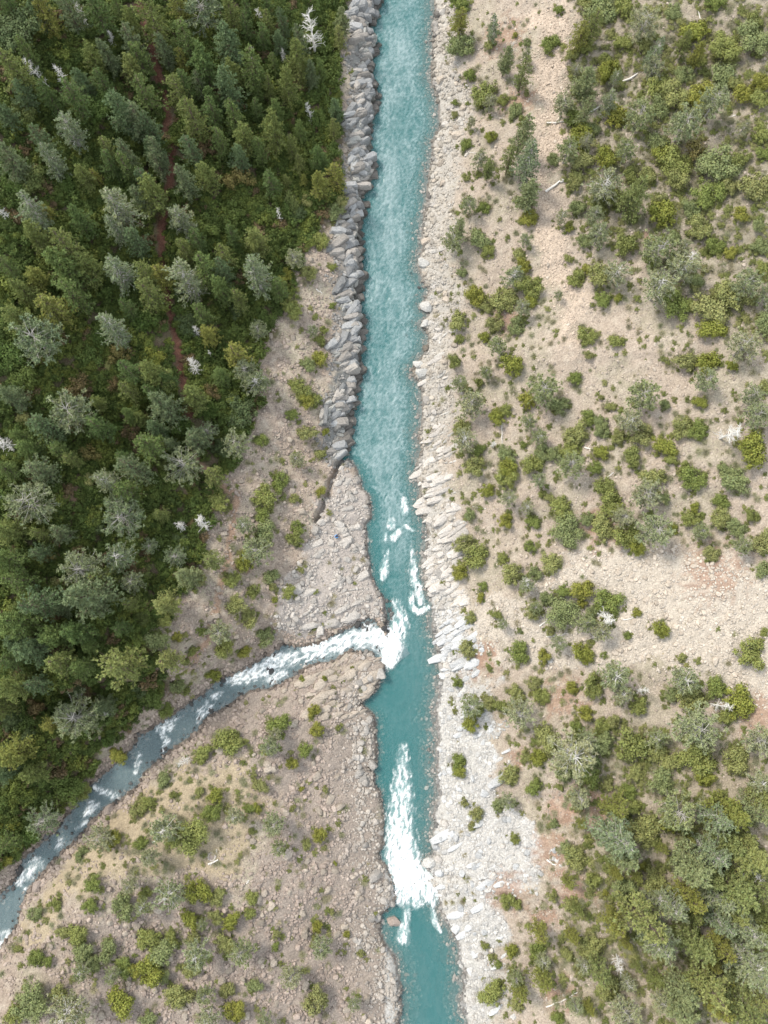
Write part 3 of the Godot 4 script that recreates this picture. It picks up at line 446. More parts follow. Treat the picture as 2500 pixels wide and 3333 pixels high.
# ---------------------------------------------------------------- stones
# A ball cut by planes: a faceted, irregular stone.
func stone_mesh(cuts: int, boxy: float, near: float) -> ArrayMesh:
	var s := SphereMesh.new()
	s.radial_segments = 9
	s.rings = 5
	s.radius = 1.0
	s.height = 2.0
	var a := s.get_mesh_arrays()
	var v: PackedVector3Array = a[Mesh.ARRAY_VERTEX]
	var planes := []
	for i in cuts:
		var n := rdir()
		if boxy > 0.0 and i < 6:
			n = [Vector3.UP, Vector3.DOWN, Vector3.LEFT, Vector3.RIGHT, Vector3.FORWARD, Vector3.BACK][i]
			n = (n + rdir() * (1.0 - boxy)).normalized()
		planes.append(Plane(n, rv(near, near + 0.25)))
	for i in v.size():
		var p := v[i]
		for _k in 2:
			for pl in planes:
				var d: float = pl.distance_to(p)
				if d > 0.0: p -= pl.normal * d
		v[i] = p
	var idx: PackedInt32Array = a[Mesh.ARRAY_INDEX]
	var soup := Soup.new()
	for i in range(0, idx.size(), 3):
		var p := v[idx[i]]
		var q := v[idx[i + 1]]
		var r := v[idx[i + 2]]
		if (q - p).cross(r - p).length() < 1e-5: continue
		soup.tri(p, q, r, Color.WHITE)
	return soup.mesh()

# An angular block of jointed rock: a box with every corner pushed about and its top edges broken.
func block_mesh() -> ArrayMesh:
	var rings := []
	for l in 3:
		var ring := []
		for i in 7:
			var a := TAU * (i + rv(-.22, .22)) / 7.0
			var q := maxf(absf(cos(a)), absf(sin(a)))
			var r: float = [1.0, rv(0.86, 1.02), rv(0.55, 0.8)][l] / lerpf(1.0, q, 0.85)
			ring.append(Vector3(cos(a) * r, [-1.0, rv(0.25, 0.6), rv(0.7, 1.0)][l], sin(a) * r))
		rings.append(ring)
	var tilt := Vector2(rv(-.2, .2), rv(-.2, .2))
	for l in [1, 2]:
		for i in 7: rings[l][i].y += rings[l][i].x * tilt.x + rings[l][i].z * tilt.y
	var s := Soup.new()
	for l in 2:
		for i in 7:
			var j := (i + 1) % 7
			s.tri(rings[l][i], rings[l + 1][i], rings[l][j], Color.WHITE)
			s.tri(rings[l][j], rings[l + 1][i], rings[l + 1][j], Color.WHITE)
	var c := Vector3(rv(-.2, .2), rv(0.85, 1.05), rv(-.2, .2))
	for i in 7: s.tri(rings[2][i], c, rings[2][(i + 1) % 7], Color.WHITE)
	return s.mesh()

var stones := []
var blocks := []
var stone_tex: ImageTexture
var stone_nrm: ImageTexture
var tone_mats := {}

func stone_mat(c: Color) -> StandardMaterial3D:
	var key := c.to_html()
	if not tone_mats.has(key):
		var m := mat(c, 0.95)
		m.albedo_texture = stone_tex
		m.uv1_triplanar = true
		m.uv1_world_triplanar = true
		m.uv1_scale = Vector3(0.31, 0.31, 0.31)
		m.normal_enabled = true
		m.normal_texture = stone_nrm
		m.normal_scale = 0.6
		tone_mats[key] = m
	return tone_mats[key]

func quant(c: Color) -> Color:
	# one of a few tones of brightness; the hue stays
	var l := (c.r + c.g + c.b) / 3.0
	var k := roundf(l * 18.0) / 18.0 if l > 0.14 else maxf(roundf(l * 40.0) / 40.0, 0.05)
	var warm := clampf(roundf((c.r - c.b) / maxf(l, 0.01) * 6.0) / 6.0, 0.0, 0.7)
	return Color(k * (1.0 + warm * 0.5), k, k * (1.0 - warm * 0.5))

# list: [transform, colour, size, shape]; the 300 largest become stones of their own, the rest one mass per shape
func lay_stones(bank: Node3D, list: Array, shapes: Array, small: String) -> void:
	list.sort_custom(func(a, b): return a[2] > b[2])
	var rest := []
	for k in shapes.size(): rest.append([])
	for i in list.size():
		if i < 300:
			var o := part("stone", shapes[list[i][3]], stone_mat(quant(list[i][1])), bank)
			o.transform = list[i][0]
		else:
			rest[list[i][3]].append(list[i])
	var white := stone_mat(Color(1, 1, 1))
	for k in shapes.size():
		if rest[k].is_empty(): continue
		var mm := MultiMesh.new()
		mm.transform_format = MultiMesh.TRANSFORM_3D
		mm.use_colors = true
		mm.mesh = shapes[k]
		mm.instance_count = rest[k].size()
		for i in rest[k].size():
			mm.set_instance_transform(i, rest[k][i][0])
			mm.set_instance_color(i, rest[k][i][1])
		var o := MultiMeshInstance3D.new()
		o.multimesh = mm
		o.material_override = white
		o.name = small
		o.set_meta("kind", "stuff")
		bank.add_child(o, true)

# ---------------------------------------------------------------- plants
func conifer(h: float, r: float, airy: float) -> Array:
	var crown := Soup.new()
	var wood := Soup.new()
	var grey := Color(1, 1, 1)
	wood.tube(Vector3(0, -0.3, 0), Vector3(0, h * 0.5, 0), 0.17, 0.11, 6, grey)
	wood.tube(Vector3(0, h * 0.5, 0), Vector3(rv(-.1, .1), h, rv(-.1, .1)), 0.11, 0.02, 5, grey)
	var levels := 24
	var lop := rv(0, TAU)
	for l in levels:
		var t := lerpf(0.16, 0.97, float(l) / (levels - 1))
		var y := h * t
		var reach := r * pow(1.0 - t, 0.62) * (0.75 + 0.4 * sm(0.12, 0.4, t)) * 1.12 + 0.15
		var nb := 7 if t < 0.7 else 5
		var a0 := rv(0, TAU)
		for b in nb:
			if rng.randf() < airy * 0.5: continue
			var ang := a0 + TAU * b / nb + rv(-.4, .4)
			var len := reach * rv(0.5, 1.15) * (1.0 + 0.28 * sin(ang + lop) + 0.2 * sin(2.0 * ang + l * 0.4))
			var out := Vector3(cos(ang), 0, sin(ang))
			var rise := rv(-0.15, 0.3) + t * 0.3
			var tip := Vector3(0, y, 0) + out * len + Vector3(0, rise * len * 0.6, 0)
			var root := Vector3(0, y, 0)
			if t < 0.55 or airy > 0.4: wood.tube(root, tip, 0.03, 0.008, 3, grey)
			var steps := int(len / 0.2) + 2
			for k in range(1, steps + 1):
				var f := float(k) / steps
				if f < 0.25 and rng.randf() < 0.6: continue
				if rng.randf() < airy * 0.35: continue
				var wide := (1.15 - f * 0.75) * (0.12 + 0.16 * len)
				for w in 2:
					var side := out.cross(Vector3.UP) * rv(-1.0, 1.0) * wide
					var p := root.lerp(tip, f) + side + Vector3(0, rv(-0.12, 0.08), 0)
					var col := tone(0.25)
					for q in 4:
						var d := (out * 0.9 + rdir() * 0.9 + side * 1.5 + Vector3(0, 0.15, 0)).normalized()
						var e := p + d * rv(0.18, 0.34)
						var n := d.cross(rdir()).normalized() * rv(0.05, 0.1)
						crown.tri(p - n, p + n, e, col)
	return [crown.mesh(), wood.mesh()]

# Open crown of needle tufts at the ends of pale crooked limbs.
func pine(h: float, r: float) -> Array:
	var crown := Soup.new()
	var limbs := Soup.new()
	var wood := Soup.new()
	wood.tube(Vector3(0, -0.3, 0), Vector3(0, h * 0.55, 0), 0.15, 0.1, 6, Color.WHITE)
	wood.tube(Vector3(0, h * 0.55, 0), Vector3(rv(-.2, .2), h * 0.98, rv(-.2, .2)), 0.1, 0.02, 5, Color.WHITE)
	for b in 54:
		var t := rv(0.25, 0.98)
		var ang := b * 2.4 + rv(-.4, .4)
		var len := r * (0.35 + 0.75 * sqrt(maxf(0.0, 1.0 - pow(absf(t - 0.45) * 1.8, 2.0)))) * rv(0.6, 1.08)
		var out := Vector3(cos(ang), rv(0.1, 0.5), sin(ang)).normalized()
		var root := Vector3(0, h * t * 0.93, 0)
		var mid := root + out * len * 0.5 + rdir() * 0.12
		var tip := mid + (out + rdir() * 0.25).normalized() * len * 0.5
		limbs.tube(root, mid, 0.035, 0.022, 4, Color.WHITE)
		limbs.tube(mid, tip, 0.022, 0.008, 3, Color.WHITE)
		for w in 8:
			var f := rv(0.25, 1.05)
			var at := root.lerp(mid, f * 2.0) if f < 0.5 else mid.lerp(tip, f * 2.0 - 1.0)
			var side := at + (out * 0.5 + rdir() * 0.8) * 0.32
			if w < 3: limbs.tube(at, side, 0.014, 0.006, 3, Color.WHITE)
			var col := tone(0.22)
			for k in 13:
				var d := (rdir() + Vector3(0, 0.45, 0) + out * 0.3).normalized()
				var e := side + d * rv(0.18, 0.34)
				var n := d.cross(rdir()).normalized() * rv(0.045, 0.08)
				crown.tri(side - n, side + n, e, col)
	return [crown.mesh(), wood.mesh(), limbs.mesh()]

# Round leafy crown of several lobes; unit radius, base at zero.
func bush(lobes: int, leaves: int, leaf: float, tall: float) -> Array:
	var crown := Soup.new()
	var wood := Soup.new()
	var cs := []
	cs.append([Vector3(rv(-.2, .2), tall * 0.5, rv(-.2, .2)), 0.5])
	for i in lobes:
		var a := TAU * i / lobes + rv(-.5, .5)
		var d := rv(0.35, 0.72)
		var rr := rv(0.14, 0.44)
		if i % 3 == 0: d = rv(0.7, 0.95)
		cs.append([Vector3(cos(a) * d, tall * rv(0.3, 0.78), sin(a) * d), rr])
	for c in cs:
		wood.tube(Vector3(0, -0.1, 0), c[0], 0.04, 0.012, 4, Color.WHITE)
		for w in 3:
			var up := (c[0] as Vector3).normalized() + rdir() * 0.7
			wood.tube(c[0], c[0] + up.normalized() * (c[1] as float) * rv(0.9, 1.35), 0.014, 0.005, 3, Color(2.2, 2.3, 2.3))
	var total := 0.0
	for c in cs: total += c[1] * c[1]
	for c in cs:
		var n := int(leaves * c[1] * c[1] / total)
		var lobe_tone := rv(0.88, 1.12)
		for k in n:
			var d := rdir()
			if d.y < -0.35: d.y = -d.y
			var p: Vector3 = c[0] + d * Vector3(1, tall * 0.75, 1) * c[1] * (rv(0.35, 1.1) if rng.randf() < 0.75 else rv(1.0, 1.5))
			var s := d.cross(rdir()).normalized()
			var t := d.cross(s) + d * rv(-.5, .7)
			var l := leaf * rv(0.6, 1.3)
			var col := tone(0.32) * lobe_tone
			crown.tri(p - s * l * 0.5, p + s * l * 0.5, p + t * l, col)
	return [crown.mesh(), wood.mesh()]

func snag(h: float, r: float) -> Array:
	var wood := Soup.new()
	var twigs := Soup.new()
	var lean := Vector3(rv(-.3, .3), 0, rv(-.3, .3))
	wood.tube(Vector3(0, -0.3, 0), Vector3(0, h * 0.5, 0) + lean * 0.5, 0.16, 0.1, 6, Color.WHITE)
	wood.tube(Vector3(0, h * 0.5, 0) + lean * 0.5, Vector3(0, h, 0) + lean, 0.1, 0.015, 5, Color.WHITE)
	for b in 34:
		var t := rv(0.18, 0.95)
		var ang := b * 2.4
		var len := r * (1.15 - t * 0.8) * rv(0.5, 1.1)
		var root := Vector3(0, h * t, 0) + lean * t
		var out := Vector3(cos(ang), rv(0.0, 0.5), sin(ang)).normalized()
		var mid := root + out * len * 0.5
		var tip := mid + (out + rdir() * 0.4).normalized() * len * 0.5
		twigs.tube(root, mid, 0.055, 0.035, 4, Color.WHITE)
		twigs.tube(mid, tip, 0.035, 0.012, 3, Color.WHITE)
		for k in 7:
			var at := root.lerp(mid, rv(0.3, 1.0)) if k < 3 else mid.lerp(tip, rv(0, 1))
			twigs.tube(at, at + (out + rdir()).normalized() * rv(0.25, 0.6), 0.024, 0.009, 3, Color.WHITE)
	return [wood.mesh(), twigs.mesh()]

var open_plants := []
const ORDINAL := ["nearest", "second nearest", "third nearest", "fourth nearest", "fifth nearest", "sixth nearest", "seventh nearest", "eighth nearest", "ninth nearest", "tenth nearest", "eleventh nearest", "twelfth nearest"]

# "olive round shrub, second nearest uphill of the camp fire ring": kind, then place by the nearest landmark
func label_all(list: Array) -> void:
	var buckets := {}
	for e in list:
		var best := 1e9
		var which = LANDMARKS[0]
		for l in LANDMARKS:
			var d := Vector2(l[0] - e.x, l[1] - e.z).length()
			if d < best and d > 0.9:
				best = d
				which = l
		var dx: float = e.x - float(which[0])
		var dz: float = e.z - float(which[1])
		var way := ""
		if absf(dz) > absf(dx): way = "upstream of" if dz < 0 else "downstream of"
		else: way = "uphill of" if (dx > 0) == (e.x > 0) else "riverward of"
		var key: String = "%s|%s|%s" % [e.look, way, which[2]]
		if not buckets.has(key): buckets[key] = []
		buckets[key].append([best, e, way, which[2]])
	for key in buckets:
		var b: Array = buckets[key]
		b.sort_custom(func(p, q): return p[0] < q[0])
		for i in b.size():
			var rank: String = ORDINAL[mini(i, ORDINAL.size() - 1)] + " " if b.size() > 1 else "standing "
			b[i][1].node.set_meta("label", "%s %s%s %s" % [b[i][1].look, rank, b[i][2], b[i][3]])

func person(at: Vector3) -> void:
	# seated on the ledge, knees drawn up, arms round the knees
	var bones := [
		[Vector3(0, .12, 0), Vector3(.02, .52, -.03), .15, .16], [Vector3(.02, .5, -.03), Vector3(.05, .6, 0), .16, .1],
		[Vector3(.06, .6, .0), Vector3(.08, .7, .02), .055, .055], [Vector3(.09, .74, .02), Vector3(.11, .83, .02), .088, .095],
		[Vector3(.02, .1, -.1), Vector3(.36, .42, -.1), .095, .07], [Vector3(.36, .42, -.1), Vector3(.44, .06, -.11), .065, .045], [Vector3(.43, .04, -.11), Vector3(.6, .03, -.12), .045, .035],
		[Vector3(.02, .1, .1), Vector3(.36, .44, .1), .095, .07], [Vector3(.36, .44, .1), Vector3(.46, .06, .1), .065, .045], [Vector3(.45, .04, .1), Vector3(.62, .03, .12), .045, .035],
		[Vector3(.02, .52, -.19), Vector3(.2, .34, -.25), .055, .045], [Vector3(.2, .34, -.25), Vector3(.42, .36, -.1), .042, .032],
		[Vector3(.02, .52, .19), Vector3(.2, .34, .25), .055, .045], [Vector3(.2, .34, .25), Vector3(.42, .38, .08), .042, .032],
		[Vector3(.42, .36, -.1), Vector3(.46, .33, .0), .03, .022], [Vector3(.42, .38, .08), Vector3(.45, .33, -.02), .03, .022],
		[Vector3(.16, .79, .02), Vector3(.21, .78, .02), .02, .014]]
	var c := 0.03
	var lo := Vector3(-.3, -.06, -.4)
	var n := Vector3i(34, 36, 28)
	var f := PackedFloat32Array()
	f.resize(n.x * n.y * n.z)
	for k in n.z:
		for j in n.y:
			for i in n.x:
				var p := lo + Vector3(i, j, k) * c
				var s := 0.0
				for b in bones:
					var ab: Vector3 = b[1] - b[0]
					var t := clampf((p - b[0]).dot(ab) / ab.length_squared(), 0, 1)
					s += exp(-((p - (b[0] + ab * t)).length() - lerpf(b[2], b[3], t)) * 45.0)
				f[(k * n.y + j) * n.x + i] = -log(s + 1e-12) / 45.0
	var at_cell := {}
	var soup := Soup.new()
	for k in n.z - 1:
		for j in n.y - 1:
			for i in n.x - 1:
				var sum := Vector3.ZERO
				var hits := 0
				for e in 12:
					var ax := e / 4
					var o := [Vector3i(0, e % 2, (e / 2) % 2), Vector3i(e % 2, 0, (e / 2) % 2), Vector3i(e % 2, (e / 2) % 2, 0)][ax] as Vector3i
					var st := [Vector3i(1, 0, 0), Vector3i(0, 1, 0), Vector3i(0, 0, 1)][ax] as Vector3i
					var p := Vector3i(i, j, k) + o
					var q := p + st
					var fa := f[(p.z * n.y + p.y) * n.x + p.x]
					var fb := f[(q.z * n.y + q.y) * n.x + q.x]
					if (fa < 0) != (fb < 0):
						sum += Vector3(p) + Vector3(st) * (fa / (fa - fb))
						hits += 1
				if hits: at_cell[Vector3i(i, j, k)] = lo + sum / hits * c
	for key in at_cell:
		for ax in 3:
			var st := [Vector3i(1, 0, 0), Vector3i(0, 1, 0), Vector3i(0, 0, 1)][ax] as Vector3i
			var b := [Vector3i(0, 1, 0), Vector3i(0, 0, 1), Vector3i(1, 0, 0)][ax] as Vector3i
			var d := [Vector3i(0, 0, 1), Vector3i(1, 0, 0), Vector3i(0, 1, 0)][ax] as Vector3i
			var q: Vector3i = key + st
			if (f[(key.z * n.y + key.y) * n.x + key.x] < 0) == (f[(q.z * n.y + q.y) * n.x + q.x] < 0): continue
			if not (at_cell.has(key - b) and at_cell.has(key - d) and at_cell.has(key - b - d)): continue
			var p0: Vector3 = at_cell[key]
			var col := Color(.1, .3, .6)
			if p0.y > .86 or (p0.y > .7 and p0.x < .08): col = Color(.03, .02, .015)
			elif p0.y > .66: col = Color(.5, .32, .24)
			elif p0.x > .4 and p0.y > .29 and p0.y < .4 and absf(p0.z) < .07: col = Color(.5, .32, .24)
			elif p0.y < .1 and p0.x > .38: col = Color(.08, .06, .05)
			elif p0.y < .2 or (p0.x > .16 and absf(p0.z) < .2): col = Color(.05, .07, .12)
			soup.tri(p0, at_cell[key - b], at_cell[key - b - d], col)
			soup.tri(p0, at_cell[key - b - d], at_cell[key - d], col)
	var o := thing("person", "person in a blue jacket sitting on the flat rock shelf", "person")
	o.position = at
	o.rotation.y = 0.4
	part("body", soup.mesh(), mat(Color(1, 1, 1), 0.9), o)

# ---------------------------------------------------------------- scene
func _ready() -> void:
	var cam := Camera3D.new()
	cam.position = Vector3(0, 122, 0)
	cam.rotation_degrees = Vector3(-82, 0, 0)
	cam.fov = 66.02
	cam.near = 1.0
	cam.far = 1500.0
	add_child(cam)
	cam.current = true
	var env := Environment.new()
	var sky := Sky.new()
	var sm_ := ProceduralSkyMaterial.new()
	sm_.sky_top_color = Color(0.80, 0.83, 0.86)
	sm_.sky_horizon_color = Color(0.86, 0.87, 0.88)
	sm_.ground_horizon_color = Color(0.6, 0.6, 0.58)
	sm_.ground_bottom_color = Color(0.3, 0.3, 0.28)
	sm_.sun_angle_max = 0.0
	sky.sky_material = sm_
	env.background_mode = Environment.BG_SKY
	env.sky = sky
	env.tonemap_mode = Environment.TONE_MAPPER_LINEAR
	env.background_energy_multiplier = 0.82
	env.tonemap_exposure = EXPOSURE
	env.sdfgi_enabled = true
	env.ssao_enabled = true
	env.ssil_enabled = true
	var we := WorldEnvironment.new()
	we.environment = env
	add_child(we)
	var sun := DirectionalLight3D.new()
	sun.light_energy = 0.5
	sun.light_color = Color(1.0, 0.97, 0.92)
	sun.light_angular_distance = 14.0
	sun.shadow_enabled = true
	add_child(sun)
	sun.look_at_from_position(Vector3(-0.62, 0.9, -0.5), Vector3.ZERO, Vector3.UP)

	rng.seed = 20240
	n1.seed = 1; n1.frequency = 0.05; n1.fractal_octaves = 3
	n2.seed = 2; n2.frequency = 0.12; n2.fractal_octaves = 3
	n3.seed = 3; n3.frequency = 0.9; n3.fractal_octaves = 3
	nridge.seed = 4; nridge.frequency = 0.35; nridge.fractal_type = FastNoiseLite.FRACTAL_RIDGED; nridge.fractal_octaves = 3
	ncell.seed = 5; ncell.frequency = 0.5; ncell.fractal_octaves = 2
	xl_t = table(WEST_EDGE, Z0, Z1, STEP)
	xr_t = table(EAST_EDGE, Z0, Z1, STEP)
	vn_t = table(CREEK_NORTH, U0, U1, STEP)
	vs_t = table(CREEK_SOUTH, U0, U1, STEP)
	lut_e = table(PROF_EAST, 0, 400, 0.25)
	lut_u = table(PROF_WEST_UP, 0, 400, 0.25)
	lut_m = table(PROF_WEST_MID, 0, 400, 0.25)
	lut_p = table(PROF_POINT, 0, 400, 0.25)
	for p in [["forest", ZONE_FOREST], ["shelf", ZONE_SHELF], ["cobble", ZONE_COBBLE], ["meadow", ZONE_MEADOW], ["white", ZONE_WHITE], ["pale", ZONE_PALE], ["chute", ZONE_CHUTE], ["scrub", ZONE_SCRUB], ["wood", ZONE_WOOD]]:
		fill_zone(p[0], p[1])
	stone_tex = grain(512, 0.02, 0.72, 1.0, 11)
	stone_nrm = bumps(512, 0.03, 12)
	for i in 6: stones.append(stone_mesh(11, 0.0, 0.55))
	for i in 6: blocks.append(block_mesh())
	build_ground()
	build_water()
	print("water ", Time.get_ticks_msec())
	build_stones()
	print("stones ", Time.get_ticks_msec())
	build_plants()
	print("plants ", Time.get_ticks_msec())
	build_cover()
	build_small_things()
	print("done ", Time.get_ticks_msec())

# Colour of the bare ground at a point (what the soil and rock are made of).
func ground_colour(x: float, z: float) -> Color:
	var wx := x + n2.get_noise_2d(x + 50.0, z) * 4.0 + n3.get_noise_2d(x, z + 9.0) * 0.8
	var wz := z + n2.get_noise_2d(x, z - 70.0) * 4.0 + n3.get_noise_2d(x + 31.0, z) * 0.8
	var a := n1.get_noise_2d(x * 2.0, z * 2.0)
	var b := n3.get_noise_2d(x * 0.7, z * 0.7)
	var c := n3.get_noise_2d(x * 3.0, z * 3.0)
	var river := last_river
	var creek := last_creek
	var col := Color(0.49, 0.405, 0.33)
	if x < 0.0 or river < 0.0 and x < west(z) + 2.0: col = Color(0.40, 0.325, 0.265)
	col = col.lerp(Color(0.42, 0.375, 0.285), clampf(a * 1.6 + 0.25, 0.0, 0.8))
	col = col.lerp(Color(0.51, 0.44, 0.365), clampf(b * 1.4, 0.0, 0.8))
	if x > 0.0:
		col = col.lerp(Color(0.29, 0.265, 0.195), 0.55 * zone_at(zone.scrub, wx, wz))
		col = col.lerp(Color(0.38, 0.33, 0.24), 0.6 * zone_at(zone.wood, wx, wz))
		col = col.lerp(Color(0.58, 0.51, 0.43), zone_at(zone.pale, wx, wz))
		col = col.lerp(Color(0.60, 0.49, 0.395), zone_at(zone.chute, wx, wz))
		col = col.lerp(Color(0.57, 0.545, 0.515), zone_at(zone.white, wx, wz))
		var strip := 4.5 + 2.0 * n2.get_noise_2d(z, 3.0)
		col = col.lerp(Color(0.52, 0.48, 0.43).lerp(Color(0.57, 0.545, 0.51), sm(-30.0, 5.0, z)), 1.0 - sm(strip - 1.5, strip + 2.5, river + b * 2.0))
	else:
		col = col.lerp(Color(0.48, 0.425, 0.385), zone_at(zone.shelf, wx, wz))
		col = col.lerp(Color(0.37, 0.31, 0.265), zone_at(zone.cobble, wx, wz))
		col = col.lerp(Color(0.45, 0.37, 0.26), zone_at(zone.meadow, wx, wz))
		var f := zone_at(zone.forest, wx, wz)
		col = col.lerp(Color(0.17, 0.125, 0.085).lerp(Color(0.13, 0.13, 0.06), clampf(b + 0.4, 0.0, 1.0)), f * 0.92)
		if z < -24.0: col = col.lerp(Color(0.25, 0.25, 0.24), 1.0 - sm(2.0, 4.0, river + b * 1.5))
	for i in range(0, RED_SOIL.size(), 3):
		var q := Vector2(RED_SOIL[i] - x, RED_SOIL[i + 1] - z).length() / float(RED_SOIL[i + 2])
		if q < 1.6: col = col.lerp(Color(0.40, 0.25, 0.18), 0.7 * (1.0 - sm(0.4, 1.4, q + b * 0.9 + c * 0.3)))
	if x < -8.0:
		if z < 5.0:
			var t := path_distance(RED_TRAIL, x, z)
			if t < 1.6 and z < -30.0: col = col.lerp(Color(0.20, 0.095, 0.068), 0.95 * (1.0 - sm(0.3, 0.9, t + c * 0.4 + b * 0.2)))
			t = minf(path_distance(TAN_PATH, x, z), path_distance(SIDE_PATH, x, z) + 0.15)
			if t < 1.6: col = col.lerp(Color(0.42, 0.28, 0.20), 0.85 * (1.0 - sm(0.25, 0.75, t + c * 0.25)))
	# river and creek beds, and the wet band at the water's edge
	var d := minf(river, creek)
	if d < 0.0: col = Color(0.20, 0.175, 0.165).lerp(Color(0.36, 0.325, 0.30), clampf(c + 0.4, 0.0, 1.0))
	elif d < 0.35 + 0.3 * b: col = col.lerp(Color(0.12, 0.11, 0.1), 0.7)
	var k := 1.0 + c * 0.22 + b * 0.12
	return Color(col.r * k, col.g * k, col.b * k)

func build_ground() -> void:
	var xs := PackedFloat32Array()
	var zs := PackedFloat32Array()
	var x := -66.0
	while x < 66.0:
		xs.append(x)
		x += 0.3
	var z := -108.0
	while z < 60.0:
		zs.append(z)
		z += 0.3
	var add := 2.0
	var e := 66.0
	var far := [PackedFloat32Array(), PackedFloat32Array()]
	while e < 380.0:
		far[0].append(e)
		e += add
		add *= 1.35
	var fx := PackedFloat32Array()
	for i in range(far[0].size() - 1, -1, -1): fx.append(-far[0][i] - 0.3)
	fx.append_array(xs)
	for v in far[0]: fx.append(v)
	var fz := PackedFloat32Array()
	for i in range(far[0].size() - 1, -1, -1): fz.append(-far[0][i] - 43.0)
	fz.append_array(zs)
	for v in far[0]: fz.append(v - 5.0)
	var nx := fx.size()
	var nz := fz.size()
	var verts := PackedVector3Array()
	var cols := PackedColorArray()
	verts.resize(nx * nz)
	cols.resize(nx * nz)
	for j in nz:
		for i in nx:
			var y := height(fx[i], fz[j])
			verts[j * nx + i] = Vector3(fx[i], y, fz[j])
			cols[j * nx + i] = ground_colour(fx[i], fz[j])
	var nrm := PackedVector3Array()
	nrm.resize(nx * nz)
	for j in nz:
		for i in nx:
			var l := verts[j * nx + maxi(i - 1, 0)]
			var r := verts[j * nx + mini(i + 1, nx - 1)]
			var u := verts[maxi(j - 1, 0) * nx + i]
			var d := verts[mini(j + 1, nz - 1) * nx + i]
			nrm[j * nx + i] = (d - u).cross(r - l).normalized()
	var o := MeshInstance3D.new()
	o.name = "ground"
	o.mesh = sheet(verts, nrm, cols, nx, nz, PackedByteArray())
	var m := mat(Color(1, 1, 1), 1.0)
	m.albedo_texture = grain(1024, 0.02, 0.62, 1.0, 21)
	m.uv1_triplanar = true
	m.uv1_world_triplanar = true
	m.uv1_scale = Vector3(0.17, 0.17, 0.17)
	m.normal_enabled = true
	m.normal_texture = bumps(1024, 0.04, 22)
	m.normal_scale = 1.0
	o.material_override = m
	o.set_meta("kind", "structure")
	add_child(o)
	print("ground ", verts.size(), " ", Time.get_ticks_msec())

func sheet(verts: PackedVector3Array, nrm: PackedVector3Array, cols: PackedColorArray, nx: int, nz: int, keep: PackedByteArray, flip := false) -> ArrayMesh:
	var idx := PackedInt32Array()
	var all := keep.is_empty()
	for j in nz - 1:
		for i in nx - 1:
			var a := j * nx + i
			if not all and not (keep[a] or keep[a + 1] or keep[a + nx] or keep[a + nx + 1]): continue
			if flip:
				idx.append(a); idx.append(a + nx); idx.append(a + 1)
				idx.append(a + 1); idx.append(a + nx); idx.append(a + nx + 1)
			else:
				idx.append(a); idx.append(a + 1); idx.append(a + nx)
				idx.append(a + 1); idx.append(a + nx + 1); idx.append(a + nx)
	var arr := []
	arr.resize(Mesh.ARRAY_MAX)
	arr[Mesh.ARRAY_VERTEX] = verts
	if nrm.size(): arr[Mesh.ARRAY_NORMAL] = nrm
	arr[Mesh.ARRAY_COLOR] = cols
	arr[Mesh.ARRAY_INDEX] = idx
	var m := ArrayMesh.new()
	m.add_surface_from_arrays(Mesh.PRIMITIVE_TRIANGLES, arr)
	return m

func foam_at(x: float, z: float) -> float:
	var best := 0.0
	for s in FOAM:
		var n: int = s.size()
		for i in range(0, n - 4, 4):
			var a := Vector2(s[i], s[i + 1])
			var b := Vector2(s[i + 4], s[i + 5])
			var ab := b - a
			var t := clampf((Vector2(x, z) - a).dot(ab) / maxf(ab.length_squared(), 1e-4), 0.0, 1.0)
			var w: float = lerpf(s[i + 2], s[i + 6], t)
			var d := (a + ab * t - Vector2(x, z)).length() / maxf(w, 0.05)
			if d > 2.0: continue
			best = maxf(best, lerpf(s[i + 3], s[i + 7], t) * (1.0 - sm(0.35, 1.55, d)))
	return best

